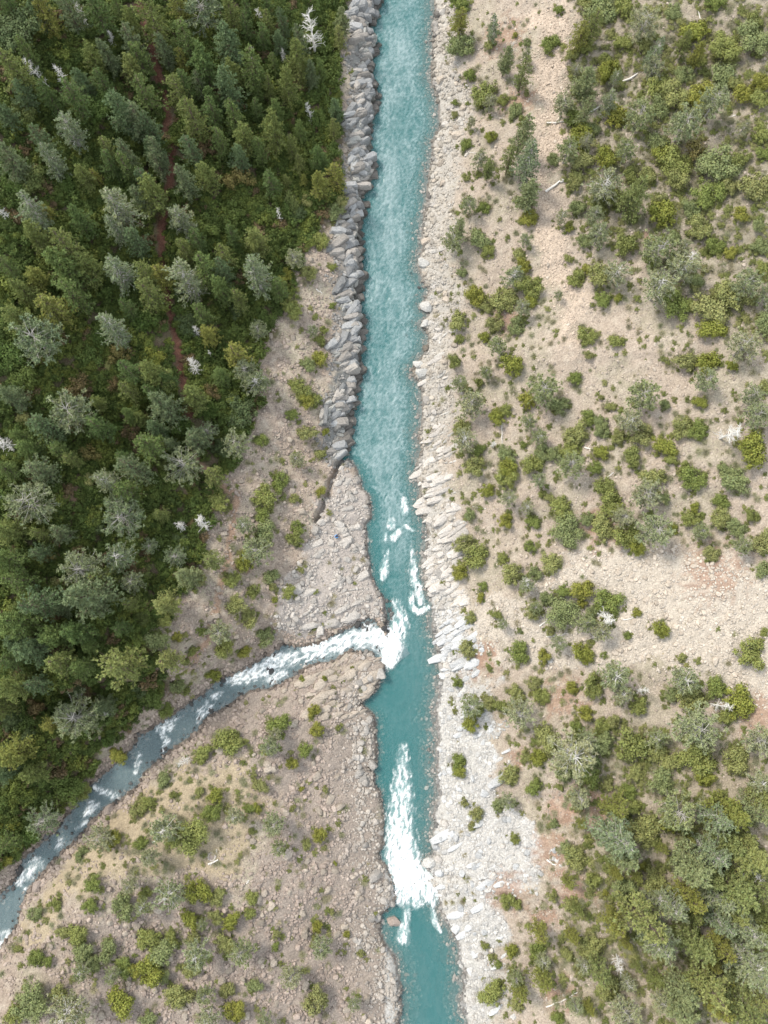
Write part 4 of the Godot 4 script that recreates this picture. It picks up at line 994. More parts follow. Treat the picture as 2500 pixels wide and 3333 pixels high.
var foam_boxes := []
func water_sheet(river: bool, depth: float) -> Array:
	# [verts, normals, colours, nx, nz, foam]
	var nx := 72 if river else 34
	var nz := 1040 if river else 480
	var verts := PackedVector3Array()
	var cols := PackedColorArray()
	var foam := PackedFloat32Array()
	verts.resize(nx * nz)
	cols.resize(nx * nz)
	foam.resize(nx * nz)
	for j in nz:
		var a := 0.0
		var lo := 0.0
		var hi := 0.0
		if river:
			a = lerpf(-110.0, 62.0, float(j) / (nz - 1))
			lo = west(a) - 1.0
			hi = east(a) + 1.2
		else:
			a = lerpf(-1.2, 76.0, float(j) / (nz - 1))
			var p := look(vn_t, (a - U0) / STEP)
			var q := look(vs_t, (a - U0) / STEP)
			lo = minf(p, q) - 0.7
			hi = maxf(p, q) + 0.7
		for i in nx:
			var b := lerpf(lo, hi, float(i) / (nx - 1))
			var x := b
			var z := a
			var y := level(a) - depth
			if not river:
				var g := creek_xz(a, b)
				x = g.x
				z = g.y
				y = creek_level(a) + 0.03 - depth
			var k := j * nx + i
			if depth <= 0.0:
				var f := foam_at(x, z)
				foam[k] = f
				var swirl := n2.get_noise_2d(x * 2.0, z * 1.2) * 2.0
				var w1 := nridge.get_noise_2d(x * 1.5 + z * 0.7 + swirl, z * 0.75 - x * 0.5 + swirl)
				var w2 := n3.get_noise_2d(x * 1.2 + 40.0, z * 0.8)
				y += (w1 * 0.075 + w2 * 0.05 + n3.get_noise_2d(x * 2.4 - z, z * 1.6 + x) * 0.03) * (0.8 + f * 1.8)
				var fine := n3.get_noise_2d(x * 2.2 + z * 1.1, z * 1.3 - x)
				var main := sm(0.8, 3.6, minf((b - lo - 1.0) * 1.4, hi - 1.2 - b) + fine * 1.2) if river else 1.0
				var aer := clampf((w2 * 0.15 + w1 * 0.3 + fine * 0.32 + n1.get_noise_2d(x * 3.0, z * 1.5) * 0.3 + 0.52) * (1.0 - 0.75 * sm(-30.0, 20.0, z)) * (0.12 + 0.88 * main) + f * 0.75, 0.0, 1.0)
				if river: cols[k] = Color(0.05, 0.18, 0.18, 0.18).lerp(Color(0.30, 0.385, 0.395, 0.7), aer).lerp(Color(0.17, 0.33, 0.33, 0.55), sm(0.15, 1.0, f + fine * 0.25))
				else: cols[k] = Color(0.12, 0.18, 0.195, 0.42).lerp(Color(0.22, 0.3, 0.315, 0.6), aer)
			else:
				cols[k] = Color(0.05, 0.195, 0.2, 0.30) if river else Color(0.11, 0.165, 0.18, 0.42)
			verts[k] = Vector3(x, y, z)
	return [verts, cols, nx, nz, foam]

func normals_of(verts: PackedVector3Array, nx: int, nz: int) -> PackedVector3Array:
	var nrm := PackedVector3Array()
	nrm.resize(nx * nz)
	for j in nz:
		for i in nx:
			var l := verts[j * nx + maxi(i - 1, 0)]
			var r := verts[j * nx + mini(i + 1, nx - 1)]
			var u := verts[maxi(j - 1, 0) * nx + i]
			var d := verts[mini(j + 1, nz - 1) * nx + i]
			var n := (d - u).cross(r - l).normalized()
			nrm[j * nx + i] = n if n.y > 0.0 else -n
	return nrm

func build_water() -> void:
	var top := mat(Color(1, 1, 1), 0.27)
	top.transparency = BaseMaterial3D.TRANSPARENCY_ALPHA
	top.metallic_specular = 0.5
	var deep := mat(Color(1, 1, 1), 1.0)
	deep.transparency = BaseMaterial3D.TRANSPARENCY_ALPHA
	deep.metallic_specular = 0.0
	var white := mat(Color(0.80, 0.82, 0.82), 1.0)
	white.transparency = BaseMaterial3D.TRANSPARENCY_ALPHA
	for river in [true, false]:
		var body := setting("river" if river else "creek")
		var s := water_sheet(river, 0.0)
		var nx: int = s[2]
		var nz: int = s[3]
		part("water_surface", sheet(s[0], normals_of(s[0], nx, nz), s[1], nx, nz, PackedByteArray(), not river), top, body)
		for d in ([0.14, 0.34, 0.6, 0.95, 1.5] if river else [0.22]):
			var t := water_sheet(river, d)
			part("silty_depths", sheet(t[0], normals_of(t[0], nx, nz), t[1], nx, nz, PackedByteArray(), not river), deep, body)
		# white water: froth standing a little above the surface where it breaks
		var verts: PackedVector3Array = s[0]
		var keep := PackedByteArray()
		keep.resize(nx * nz)
		var cols := PackedColorArray()
		cols.resize(nx * nz)
		for k in nx * nz:
			var f: float = s[4][k]
			var p := verts[k]
			if f > 0.02:
				var across := p.x
				var along := p.z
				if not river:
					var g := creek_uv(p.x, p.z)
					across = g.y
					along = g.x
				var sway := n3.get_noise_2d(across * 0.5, along * 0.5) * 0.5
				var r := nridge.get_noise_2d(across * 2.6 + sway, along * 0.8) * 0.5 + n3.get_noise_2d(across * 1.9 + sway, along * 0.7) * 0.85 + n3.get_noise_2d(across * 3.3 + 7.0, along * 2.6) * 0.5
				var q := pow(sm(0.1, 1.5, f * 1.0 + r * 0.95), 1.6) * 0.93
				if q > 0.005: keep[k] = 1
				cols[k] = Color(1, 1, 1, q)
				verts[k] = p + Vector3(0, 0.015 + 0.10 * q + maxf(0.0, r) * 0.3 * f, 0)
			else:
				cols[k] = Color(1, 1, 1, 0)
		part("white_water", sheet(verts, normals_of(verts, nx, nz), cols, nx, nz, keep, not river), white, body)

func build_stones() -> void:
	var banks := {}
	for b in ["rock_ledge", "stony_shelf", "cobble_bar", "pale_bank", "scree_slope", "river_bed"]:
		banks[b] = []
	var g := 0.29
	var nxs := int(126.0 / g)
	var nzs := int(164.0 / g)
	for j in nzs:
		for i in nxs:
			var x := -63.0 + (i + rng.randf()) * g
			var z := -105.5 + (j + rng.randf()) * g
			var y := height(x, z)
			var d := minf(last_river, last_creek)
			var r := rng.randf()
			var size := 0.0
			var col := Color()
			var bank := ""
			var flat := rv(0.45, 0.8)
			var patch := ncell.get_noise_2d(x * 0.6, z * 0.6)
			var mouth := x > -4.5 and x < 1.2 and z > -3.5 and z < 0.8
			if (last_creek < 0.35 and last_creek > -0.9 and r < 0.15) or (mouth and d < 0.6 and r < 0.45):
				bank = "cobble_bar"
				size = rv(0.09, 0.24) * (1.0 + 1.5 * pow(rng.randf(), 4.0))
				col = Color(0.10, 0.098, 0.095) * rv(0.6, 1.6)
				if last_river > 0.0 and last_creek < 0.0: y = maxf(y, creek_level(creek_uv(x, z).x) - size * 0.3)
				elif d < 0.0: y = maxf(y, level(z) - size * 0.3)
			elif d < 0.0:
				if d > -2.6 and r < 0.4 or r < 0.08:
					bank = "river_bed"
					size = rv(0.12, 0.3) * (1.6 if rng.randf() < 0.08 else 1.0)
					col = Color(0.36, 0.33, 0.30) * rv(0.6, 1.3)
			elif x > west(z):
				var strip := 4.5 + 2.0 * n2.get_noise_2d(z, 3.0)
				var wht := zone_at(zone.white, x + n2.get_noise_2d(x + 50.0, z) * 7.0, z + n2.get_noise_2d(x, z - 70.0) * 7.0)
				var pal := zone_at(zone.pale, x, z)
				if last_river < strip + rv(-1.5, 1.5) or rng.randf() < wht:
					bank = "pale_bank"
					if r < 0.52 + patch * 0.6: size = rv(0.08, 0.25) * (1.0 + 2.0 * pow(rng.randf(), 7.0) + (0.9 * rng.randf() if last_river < 1.2 and rng.randf() < 0.3 else 0.0))
					var k := rv(0.72, 1.12)
					col = Color(0.51, 0.455, 0.39).lerp(Color(0.58, 0.56, 0.535), clampf(wht + patch * 0.9 + 0.6 * sm(-30.0, 5.0, z), 0.0, 1.0)) * k
					if wht > 0.4 and size > 0.2: flat = rv(0.25, 0.5)
				elif zone_at(zone.chute, x, z) > rng.randf():
					bank = "scree_slope"
					if r < 0.8: size = rv(0.08, 0.19) * (1.0 + 1.2 * pow(rng.randf(), 8.0))
					col = Color(0.61, 0.50, 0.405) * rv(0.75, 1.12)
				elif pal > rng.randf():
					bank = "scree_slope"
					if r < 0.55 + patch * 0.4: size = rv(0.08, 0.22) * (1.0 + 1.8 * pow(rng.randf(), 7.0))
					col = Color(0.61, 0.54, 0.465) * rv(0.75, 1.12)
				else:
					bank = "scree_slope"
					if r < 0.3 + patch * 0.45: size = rv(0.06, 0.16) * (1.0 + 1.6 * pow(rng.randf(), 7.0))
					col = Color(0.51, 0.43, 0.36) * rv(0.7, 1.15)
			else:
				var she := zone_at(zone.shelf, x, z)
				var cob := zone_at(zone.cobble, x, z)
				var fo := zone_at(zone.forest, x, z)
				if z < -24.0 and last_river < 3.8 + patch * 2.0 and last_river > 0.0 and z > -107.0:
					if last_river > 3.4 or r < 0.35:
						bank = "stony_shelf"
						if r < 0.6: size = rv(0.12, 0.3)
						col = Color(0.29, 0.275, 0.26) * rv(0.7, 1.25)
				elif rng.randf() < she:
					bank = "stony_shelf"
					if r < 0.5 + patch * 0.7: size = rv(0.08, 0.2) * (1.0 + maxf(0.0, patch)) * (1.0 + 2.2 * pow(rng.randf(), 9.0))
					col = Color(0.49, 0.445, 0.405) * rv(0.72, 1.15)
				elif rng.randf() < cob and rng.randf() > zone_at(zone.meadow, x, z):
					bank = "cobble_bar"
					if r < 0.42 + patch * 0.8 + 0.25 * (1.0 - sm(2.0, 8.0, last_river)): size = rv(0.07, 0.22) * (1.0 + 0.8 * maxf(0.0, patch)) * (1.0 + 2.0 * pow(rng.randf(), 8.0))
					var near := 1.0 - sm(2.0, 9.0, last_river)
					col = Color(0.40, 0.325, 0.28).lerp(Color(0.44, 0.395, 0.35), near) * rv(0.7, 1.2)
				elif fo < 0.5:
					bank = "cobble_bar" if z > 3.0 else "stony_shelf"
					if r < 0.34 + patch * 0.45 - 0.3 * zone_at(zone.meadow, x, z): size = rv(0.08, 0.2) * (1.0 + 1.8 * pow(rng.randf(), 6.0))
					if last_creek < 1.5 and r < 0.7: size = rv(0.15, 0.4)
					col = Color(0.41, 0.335, 0.285) * rv(0.7, 1.2)
			if size <= 0.0: continue
			if d > 0.0 and d < 0.5 and col.r > 0.2: col = col * rv(0.35, 0.75)
			var basis := Basis.from_euler(Vector3(rv(-.4, .4), rv(0, TAU), rv(-.4, .4))).scaled_local(Vector3(size * rv(0.8, 1.35), size * flat, size * rv(0.7, 1.0)))
			banks[bank].append([Transform3D(basis, Vector3(x, y + size * flat * 0.25, z)), Color(col.r, col.g, col.b), size, rng.randi() % 6])
	# fractured rock of the upstream west ledge: large jointed blocks stepping down to the water
	var list: Array = banks["rock_ledge"]
	var z := -107.0
	while z < -25.5:
		var d := -0.25
		var row := rv(0.75, 1.25)
		while d < 2.7 + 3.0 * ncell.get_noise_2d(z * 0.3, 7.0):
			var s := lerpf(0.2, 1.0, pow(rng.randf(), 2.2))
			var zz := z + rv(-.3, .3)
			var x := west(zz) - d - rv(-.15, .15)
			var y := height(x, zz)
			var k := rv(0.7, 1.25)
			var col := Color(0.33, 0.325, 0.305) * k
			if rng.randf() < 0.35: col = Color(0.355, 0.335, 0.31) * k
			if rng.randf() < 0.12:
				d += s * 0.9
				continue
			if d < 0.3: col = Color(0.15, 0.145, 0.13) * k
			var basis := Basis.from_euler(Vector3(rv(-.35, .35), 0.55 + rng.randfn() * 0.4, rv(-.4, .2))).scaled_local(Vector3(s * rv(1.1, 2.0), s * rv(0.6, 1.2), s * rv(0.5, 0.85)))
			list.append([Transform3D(basis, Vector3(x, y + rv(-0.1, 0.4) * s, zz)), Color(col.r, col.g, col.b), s, rng.randi() % 6])
			d += s * 0.9
		z += row * 0.42
	# bedrock slabs on the shelf and at the point
	for q in 240:
		var px := 0.0
		var pz := 0.0
		var bank := "stony_shelf"
		if q < 120:
			px = rv(-14.0, 0.0)
			pz = rv(-22.0, 1.0)
			if zone_at(zone.shelf, px, pz) < 0.5 or n2.get_noise_2d(px * 1.5, pz * 1.5) < 0.0: continue
		else:
			bank = "cobble_bar"
			px = rv(-12.0, 0.0)
			pz = rv(5.0, 14.0)
			if px > west(pz) - 0.3: continue
		var y := height(px, pz)
		if minf(last_river, last_creek) < 0.6: continue
		var s := lerpf(0.35, 1.2, pow(rng.randf(), 1.6))
		var col := (Color(0.48, 0.425, 0.38) if q < 120 else Color(0.42, 0.35, 0.305)) * rv(0.85, 1.1)
		var basis := Basis.from_euler(Vector3(rv(-.12, .12), 0.5 + rv(-.3, .3), rv(-.12, .12))).scaled_local(Vector3(s * rv(1.1, 1.9), s * 0.4, s * rv(0.45, 0.8)))
		banks[bank].append([Transform3D(basis, Vector3(px, y + 0.02, pz)), Color(col.r, col.g, col.b), s, rng.randi() % 6])
	for q in 260:
		var pz := rv(-30.0, 10.0) if q < 170 else rv(-50.0, 56.0)
		var px := east(pz) + rv(0.2, 5.5) + (rv(0.0, 6.0) if pz > 10.0 else 0.0)
		var y := height(px, pz)
		var s := lerpf(0.35, 1.15, pow(rng.randf(), 1.5))
		var col := Color(0.56, 0.53, 0.49).lerp(Color(0.62, 0.6, 0.58), sm(-20.0, 8.0, pz)) * rv(0.82, 1.08)
		var basis := Basis.from_euler(Vector3(rv(-.12, .12), 0.5 + rv(-.2, .2), rv(-.05, .3))).scaled_local(Vector3(s * rv(1.2, 2.2), s * 0.35, s * rv(0.4, 0.75)))
		banks["pale_bank"].append([Transform3D(basis, Vector3(px, y, pz)), Color(col.r, col.g, col.b), s, rng.randi() % 6])
	var mixed := [blocks[0], stones[1], blocks[2], stones[3], blocks[4], stones[5]]
	for b in banks:
		var o := setting(b)
		lay_stones(o, banks[b], stones if b == "river_bed" or b == "scree_slope" else (blocks if b == "rock_ledge" else mixed), "small_stones")
		print(b, " ", banks[b].size())

func build_plants() -> void:
	var firs := []
	for i in 10: firs.append(conifer(10.0, 2.0, 0.1 + 0.08 * i))
	var pines := []
	for i in 5: pines.append(pine(6.0, 2.0))
	var bushes := []
	for i in 6: bushes.append(bush(10 + 2 * i, 3600, 0.10, 1.0))
	var trees := []
	for i in 4: trees.append(bush(18, 5200, 0.075, 1.3))
	var madrones := []
	for i in 2: madrones.append(bush(9, 1500, 0.1, 1.3))
	var snags := []
	for i in 4: snags.append(snag(6.0, 1.6))
	var bark := mat(Color(0.13, 0.10, 0.08))
	var grey := mat(Color(0.36, 0.34, 0.31))
	var bleached := mat(Color(0.60, 0.58, 0.55))
	var redwood := mat(Color(0.20, 0.09, 0.06))
	var fir_m := [leaf_mat(Color(.115, .168, .055)), leaf_mat(Color(.14, .19, .06)), leaf_mat(Color(.13, .182, .085)), leaf_mat(Color(.175, .208, .065)), leaf_mat(Color(.16, .20, .10))]
	var silver_m := [leaf_mat(Color(.21, .255, .14)), leaf_mat(Color(.235, .265, .145))]
	var gold_m := [leaf_mat(Color(.21, .225, .06)), leaf_mat(Color(.19, .215, .07)), leaf_mat(Color(.23, .235, .06))]
	var pine_m := [leaf_mat(Color(.29, .32, .175)), leaf_mat(Color(.33, .345, .20)), leaf_mat(Color(.28, .31, .15)), leaf_mat(Color(.34, .345, .20))]
	var green_m := [leaf_mat(Color(.075, .115, .028)), leaf_mat(Color(.10, .135, .035)), leaf_mat(Color(.09, .12, .05)), leaf_mat(Color(.115, .14, .045))]
	var bright_m := [leaf_mat(Color(.18, .215, .06)), leaf_mat(Color(.225, .245, .075)), leaf_mat(Color(.205, .235, .10)), leaf_mat(Color(.25, .26, .095))]
	var slope_m := [leaf_mat(Color(.21, .24, .09)), leaf_mat(Color(.245, .265, .095)), leaf_mat(Color(.23, .26, .125))]
	var olive_m := [leaf_mat(Color(.22, .235, .05)), leaf_mat(Color(.25, .25, .055)), leaf_mat(Color(.20, .22, .07)), leaf_mat(Color(.25, .255, .10))]
	var brown_m := [leaf_mat(Color(.19, .165, .06)), leaf_mat(Color(.17, .13, .06))]
	var list := []
	for kind in PLANTS:
		var t: Array = PLANTS[kind]
		for i in range(0, t.size(), 3):
			var x: float = t[i]
			var z: float = t[i + 1]
			var d: float = t[i + 2]
			var y := height(x, z)
			if minf(last_river, last_creek) < 0.15: continue
			var forest := zone_at(zone.forest, x, z) > 0.5
			var o: Node3D
			var look := ""
			var big := "large" if d > 4.2 else ("small" if d < 2.4 else "medium")
			if kind in ["f", "fw", "yf"]:
				o = thing("conifer_tree", "", "conifer", "conifers on the valley sides")
				var h: float = (2.1 * d + 1.8) if kind == "f" else ((2.0 * d + 2.0) if kind == "fw" else (1.9 * d + 1.2))
				var k := rng.randi() % 10
				var m: Material = fir_m[rng.randi() % 5]
				look = big + " dark-green conifer"
				if kind == "fw":
					m = silver_m[rng.randi() % 2]
					k = 6 + rng.randi() % 4
					look = big + " silver-green conifer"
				elif kind == "yf":
					m = gold_m[rng.randi() % 3]
					look = big + " yellow-green conifer"
				elif not forest:
					m = slope_m[rng.randi() % 3]
					look = big + " green conifer"
				part("trunk", firs[k][1], grey if kind == "fw" else bark, o)
				part("crown", firs[k][0], m, o)
				if kind == "fw" :
					var dead := part("dead_limbs", snags[rng.randi() % 4][1], bleached, o)
					dead.scale = Vector3(0.8, 1.35, 0.8)
				o.scale = Vector3(d / 4.0 * 1.1, h / 10.0 * rv(0.9, 1.15), d / 4.0 * 1.1)
				o.rotation = Vector3(rv(-.05, .05), rv(0, TAU), rv(-.05, .05))
			elif kind == "w":
				o = thing("pine_tree", "", "pine", "grey-green open pines")
				var k := rng.randi() % 5
				part("trunk", pines[k][1], grey, o)
				part("limbs", pines[k][2], bleached if rng.randf() < 0.25 else grey, o)
				part("crown", pines[k][0], silver_m[rng.randi() % 2] if forest else pine_m[rng.randi() % 4], o)
				var h := 1.25 * d + 1.2
				o.scale = Vector3(d / 4.0, h / 6.0, d / 4.0) * 1.1
				o.rotation = Vector3(rv(-.08, .08), rv(0, TAU), rv(-.08, .08))
				look = big + " grey-green pine"
			elif kind == "d":
				o = thing("dead_tree", "", "dead tree", "bare white dead trees")
				var k := rng.randi() % 4
				part("trunk", snags[k][0], bleached, o)
				part("branches", snags[k][1], bleached, o)
				var h := 1.5 * d + 1.8
				o.scale = Vector3(d / 3.2, h / 6.0, d / 3.2)
				o.rotation = Vector3(rv(-.15, .15), rv(0, TAU), rv(-.15, .15))
				look = big + " bare white snag"
			elif kind == "m":
				o = thing("brown_leaved_tree", "", "tree", "brown-leaved trees in the forest")
				var k := rng.randi() % 2
				part("trunk", madrones[k][1], redwood, o)
				part("crown", madrones[k][0], brown_m[rng.randi() % 2], o)
				o.scale = Vector3(d * 0.55, (1.1 * d + 0.6) / 1.5, d * 0.55)
				o.rotation.y = rv(0, TAU)
				look = big + " brown-leaved tree"
			elif kind == "g" and d > 3.6:
				o = thing("broadleaf_tree", "", "tree", "rounded dark-green trees")
				var k := rng.randi() % 4
				part("trunk", trees[k][1], bark, o)
				part("crown", trees[k][0], (green_m if forest else bright_m)[rng.randi() % 4], o)
				o.scale = Vector3(d * 0.62, (0.62 * d + 0.2) / 1.15, d * 0.62)
				o.rotation.y = rv(0, TAU)
				look = "rounded green tree"
			else:
				var gold: bool = kind == "y"
				o = thing("olive_shrub" if gold else "green_shrub", "", "shrub", "yellow-olive shrubs" if gold else "dark-green shrubs")
				var k := rng.randi() % 6
				part("stems", bushes[k][1], bark, o)
				part("crown", bushes[k][0], olive_m[rng.randi() % 4] if gold else (green_m if forest else bright_m)[rng.randi() % 4], o)
				o.scale = Vector3(d * 0.62 * rv(0.8, 1.15), ((0.72 if gold else 0.62) * d + 0.2), d * 0.62 * rv(0.8, 1.15))
				o.rotation.y = rv(0, TAU)
				look = ("large " if d > 3.0 else ("small " if d < 1.8 else "")) + ("olive-yellow shrub" if gold else "dark-green shrub")
			o.position = Vector3(x, y, z)
			list.append({"node": o, "x": x, "z": z, "look": look})
			if not forest: open_plants.append(Vector3(x, d, z))
	label_all(list)

func scatter(called: String, label: String, mesh: Mesh, m: Material, list: Array) -> void:
	var mm := MultiMesh.new()
	mm.transform_format = MultiMesh.TRANSFORM_3D
	mm.use_colors = true
	mm.mesh = mesh
	mm.instance_count = list.size()
	for i in list.size():
		mm.set_instance_transform(i, list[i][0])
		mm.set_instance_color(i, list[i][1])
	var o := MultiMeshInstance3D.new()
	o.multimesh = mm
	o.material_override = m
	o.name = numbered(called)
	o.set_meta("kind", "stuff")
	o.set_meta("label", label)
	o.set_meta("category", "vegetation")
	add_child(o)

func build_cover() -> void:
	# forest undergrowth, low scrub, dry grass
	var low := bush(9, 1000, 0.15, 0.9)
	var low2 := bush(10, 1000, 0.14, 0.8)
	var brush := Soup.new()
	for i in 300:
		var d := (rdir() + Vector3(0, 0.5, 0)).normalized()
		var p := Vector3(rv(-.3, .3), 0, rv(-.3, .3))
		var e := p + d * rv(0.5, 1.0)
		var n := d.cross(rdir()).normalized() * 0.03
		brush.tri(p - n, p + n, e, tone(0.2))
	var tuft := Soup.new()
	for i in 26:
		var d := (rdir() * 0.8 + Vector3(0, 0.8, 0)).normalized()
		var p := Vector3(rv(-.25, .25), 0, rv(-.25, .25))
		var n := d.cross(rdir()).normalized() * 0.05
		tuft.tri(p - n, p + n, p + d * rv(0.5, 1.0), tone(0.2))
	var lists := [[], [], [], []]
	for q in 36000:
		var x := rv(-64.0, 62.0)
		var z := rv(-106.0, 58.0)
		var y := height(x, z)
		if minf(last_river, last_creek) < 0.8: continue
		var r := rng.randf()
		var basis := Basis(Vector3.UP, rv(0, TAU))
		var f := zone_at(zone.forest, x, z) if x < 0.0 else 0.0
		if f > 0.3:
			if path_distance(RED_TRAIL, x, z) < 0.9 or path_distance(TAN_PATH, x, z) < 0.8: continue
			if ncell.get_noise_2d(x * 0.5, z * 0.5) > 0.42 and r < 0.8: continue
			var s := rv(0.5, 1.05) * (1.0 + 0.7 * pow(rng.randf(), 4.0))
			var c := Color(.078, .112, .03).lerp(Color(.15, .175, .04), pow(rng.randf(), 2.5)) * rv(0.75, 1.2)
			if rng.randf() < 0.06: c = Color(.15, .11, .06)
			lists[0 if rng.randf() < 0.5 else 1].append([Transform3D(basis.scaled(Vector3(s, s * rv(0.8, 1.5), s)), Vector3(x, y, z)), c])
			continue
		var thick := 0.08
		if x > 0.0:
			thick = 0.24 + 0.8 * zone_at(zone.scrub, x, z) + 1.0 * zone_at(zone.wood, x, z) - 0.35 * zone_at(zone.pale, x, z) - 0.5 * zone_at(zone.white, x, z) - 0.8 * zone_at(zone.chute, x, z)
			if last_river < 6.0: thick = 0.01
		else:
			thick = 0.14 + 0.35 * zone_at(zone.meadow, x, z) - 0.12 * zone_at(zone.shelf, x, z)
			if last_river < 5.0: thick = 0.02
		thick += 0.5 * n2.get_noise_2d(x, z)
		if r > thick * 0.85: continue
		if rng.randf() < 0.62:
			var s := rv(0.35, 0.95)
			var c := Color(.27, .275, .165).lerp(Color(.38, .33, .23), rng.randf()) * rv(0.8, 1.15)
			lists[2].append([Transform3D(basis.scaled(Vector3(s, s * 0.6, s)), Vector3(x, y, z)), c])
		else:
			var s := rv(0.2, 0.55) * (1.0 + 0.7 * (zone_at(zone.wood, x, z) + zone_at(zone.scrub, x, z)) * rng.randf())
			var c := Color(.15, .175, .05).lerp(Color(.25, .245, .10), rng.randf()) * rv(0.8, 1.15)
			lists[1].append([Transform3D(basis.scaled(Vector3(s, s * 0.8, s)), Vector3(x, y, z)), c])
	for p in open_plants:
		for i in 5:
			var a := rv(0, TAU)
			var x: float = p.x + cos(a) * p.y * rv(0.35, 0.85)
			var z: float = p.z + sin(a) * p.y * rv(0.35, 0.85)
			var y := height(x, z)
			if minf(last_river, last_creek) < 0.6: continue
			var s := rv(0.2, 0.5) * sqrt(p.y) * 0.75
			if i < 3:
				var c := Color(.24, .255, .135).lerp(Color(.36, .32, .21), rng.randf()) * rv(0.8, 1.15)
				lists[2].append([Transform3D(Basis(Vector3.UP, rv(0, TAU)).scaled(Vector3(s * 1.3, s * 0.7, s * 1.3)), Vector3(x, y, z)), c])
			else:
				var c := Color(.15, .18, .05).lerp(Color(.25, .25, .09), rng.randf()) * rv(0.8, 1.15)
				lists[1].append([Transform3D(Basis(Vector3.UP, rv(0, TAU)).scaled(Vector3(s, s * 0.8, s)), Vector3(x, y, z)), c])
	for q in 9000:
		var x := rv(-60.0, 60.0)
		var z := rv(-104.0, 57.0)
		var y := height(x, z)
		if minf(last_river, last_creek) < 2.5: continue
		var k := 0.0
		if x < 0.0: k = zone_at(zone.meadow, x, z) + 0.15 * (1.0 - zone_at(zone.forest, x, z))
		else: k = 0.25 + 0.35 * zone_at(zone.wood, x, z) - zone_at(zone.chute, x, z)
		if rng.randf() > k: continue
		var s := rv(0.15, 0.38)
		var c := Color(.42, .34, .21).lerp(Color(.33, .30, .17), rng.randf()) * rv(0.8, 1.15)
		lists[3].append([Transform3D(Basis(Vector3.UP, rv(0, TAU)).scaled(Vector3(s, s * 0.7, s)), Vector3(x, y, z)), c])
	scatter("undergrowth", "dark leafy undergrowth filling the forest floor between conifers", low[0], leaf_mat(Color(1, 1, 1)), lists[0])
	scatter("low_shrubs", "low green shrub cover spread over forest floor and slopes", low2[0], leaf_mat(Color(1, 1, 1)), lists[1])
	scatter("dry_brush", "grey twiggy brush scattered over the stony slopes", brush.mesh(), mat(Color(1, 1, 1)), lists[2])
	scatter("dry_grass", "straw-coloured dry grass tufts on the open ground", tuft.mesh(), mat(Color(1, 1, 1)), lists[3])
	print("cover ", lists[0].size(), " ", lists[1].size(), " ", lists[2].size(), " ", lists[3].size())

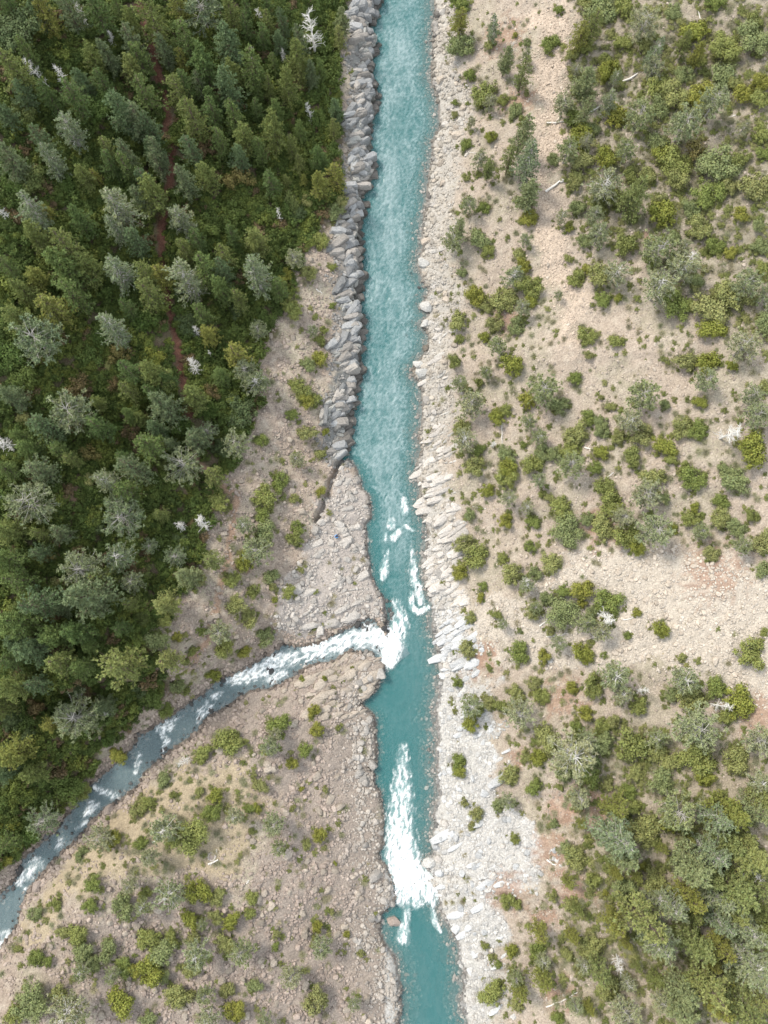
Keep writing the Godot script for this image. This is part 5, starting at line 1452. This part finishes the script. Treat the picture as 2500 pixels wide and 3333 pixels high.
func build_small_things() -> void:
	var tint := {"L": Color(0.42, 0.39, 0.36), "D": Color(0.075, 0.075, 0.075), "W": Color(0.55, 0.53, 0.5), "B": Color(0.34, 0.28, 0.245)}
	for b in BOULDERS:
		var o := MeshInstance3D.new()
		o.name = numbered("boulder")
		o.mesh = stones[rng.randi() % 6]
		o.material_override = stone_mat(tint[b[4]])
		var s: float = b[2] * 1.12
		var y := height(b[0], b[1])
		var water := level(b[1])
		if last_creek < 0.5: water = creek_level(creek_uv(b[0], b[1]).x)
		if last_river < 0.0 or last_creek < 0.0: y = maxf(y, water - s * 0.35)
		if "ubmerged" in b[3] or "under the water" in b[3]: y = minf(y, water - s * 1.0)
		o.transform = Transform3D(Basis.from_euler(Vector3(rv(-.2, .2), rv(0, TAU), rv(-.2, .2))).scaled_local(Vector3(s * 1.15, s * 0.75, s * 0.9)), Vector3(b[0], y + s * 0.2, b[1]))
		o.set_meta("label", b[3])
		o.set_meta("category", "boulder")
		o.set_meta("group", "boulders along the water")
		add_child(o)
	var bleached := mat(Color(0.60, 0.57, 0.53))
	for l in LOGS:
		var a := Vector3(l[0], height(l[0], l[1]), l[1])
		var b := Vector3(l[2], height(l[2], l[3]), l[3])
		var r: float = l[4]
		var s := Soup.new()
		var n := 7
		var prev := a + Vector3(0, r * 0.8, 0)
		var side := (b - a).cross(Vector3.UP).normalized()
		for i in n:
			var f := float(i + 1) / n
			var p := a.lerp(b, f) + side * sin(f * PI) * rv(0.0, 0.15) + Vector3(0, r * 0.8, 0)
			p.y = maxf(p.y, height(p.x, p.z) + r * 0.6)
			s.tube(prev, p, r * lerpf(1.0, 0.65, (i + 0.0) / n), r * lerpf(1.0, 0.65, f), 8, Color.WHITE)
			prev = p
		var o := thing("fallen_log", l[5], "log", "bleached fallen logs")
		part("stem", s.mesh(), bleached, o)
		var k := Soup.new()
		for i in 5:
			var p := a.lerp(b, rv(0.3, 0.95)) + Vector3(0, r, 0)
			k.tube(p, p + (rdir() + Vector3(0, 0.5, 0)).normalized() * rv(0.25, 0.7), r * 0.3, r * 0.1, 4, Color.WHITE)
		part("branch_stubs", k.mesh(), bleached, o)
	for q in [[CAMP_RING, 0.52, 13, "round ring of pale stones at the camp clearing", Color(0.60, 0.54, 0.49)], [SMALL_RING, 0.38, 8, "small stone ring with charred centre on the west bench", Color(0.48, 0.42, 0.35)]]:
		var c: Vector2 = q[0]
		var o := thing("fire_ring", q[3], "fire ring")
		o.position = Vector3(c.x, height(c.x, c.y), c.y)
		for i in q[2]:
			var a: float = TAU * i / q[2]
			var st := part("stone", stones[i % 6], stone_mat(q[4]), o)
			var s := rv(0.13, 0.18)
			st.transform = Transform3D(Basis(Vector3.UP, a).scaled(Vector3(s * 1.1, s * 0.9, s)), Vector3(cos(a) * q[1], s * 0.4, sin(a) * q[1]))
		var ash := Soup.new()
		for i in 16:
			var a := TAU * i / 16.0
			var b := TAU * (i + 1) / 16.0
			ash.tri(Vector3(0, 0.12, 0), Vector3(cos(b), 0.02, sin(b)) * q[1] * 0.95, Vector3(cos(a), 0.02, sin(a)) * q[1] * 0.95, Color.WHITE)
		part("ash_bed", ash.mesh(), mat(Color(0.27, 0.22, 0.20) if q[1] > 0.4 else Color(0.04, 0.035, 0.03)), o)
	person(Vector3(PERSON_SPOT.x, height(PERSON_SPOT.x, PERSON_SPOT.y) + 0.08, PERSON_SPOT.y))
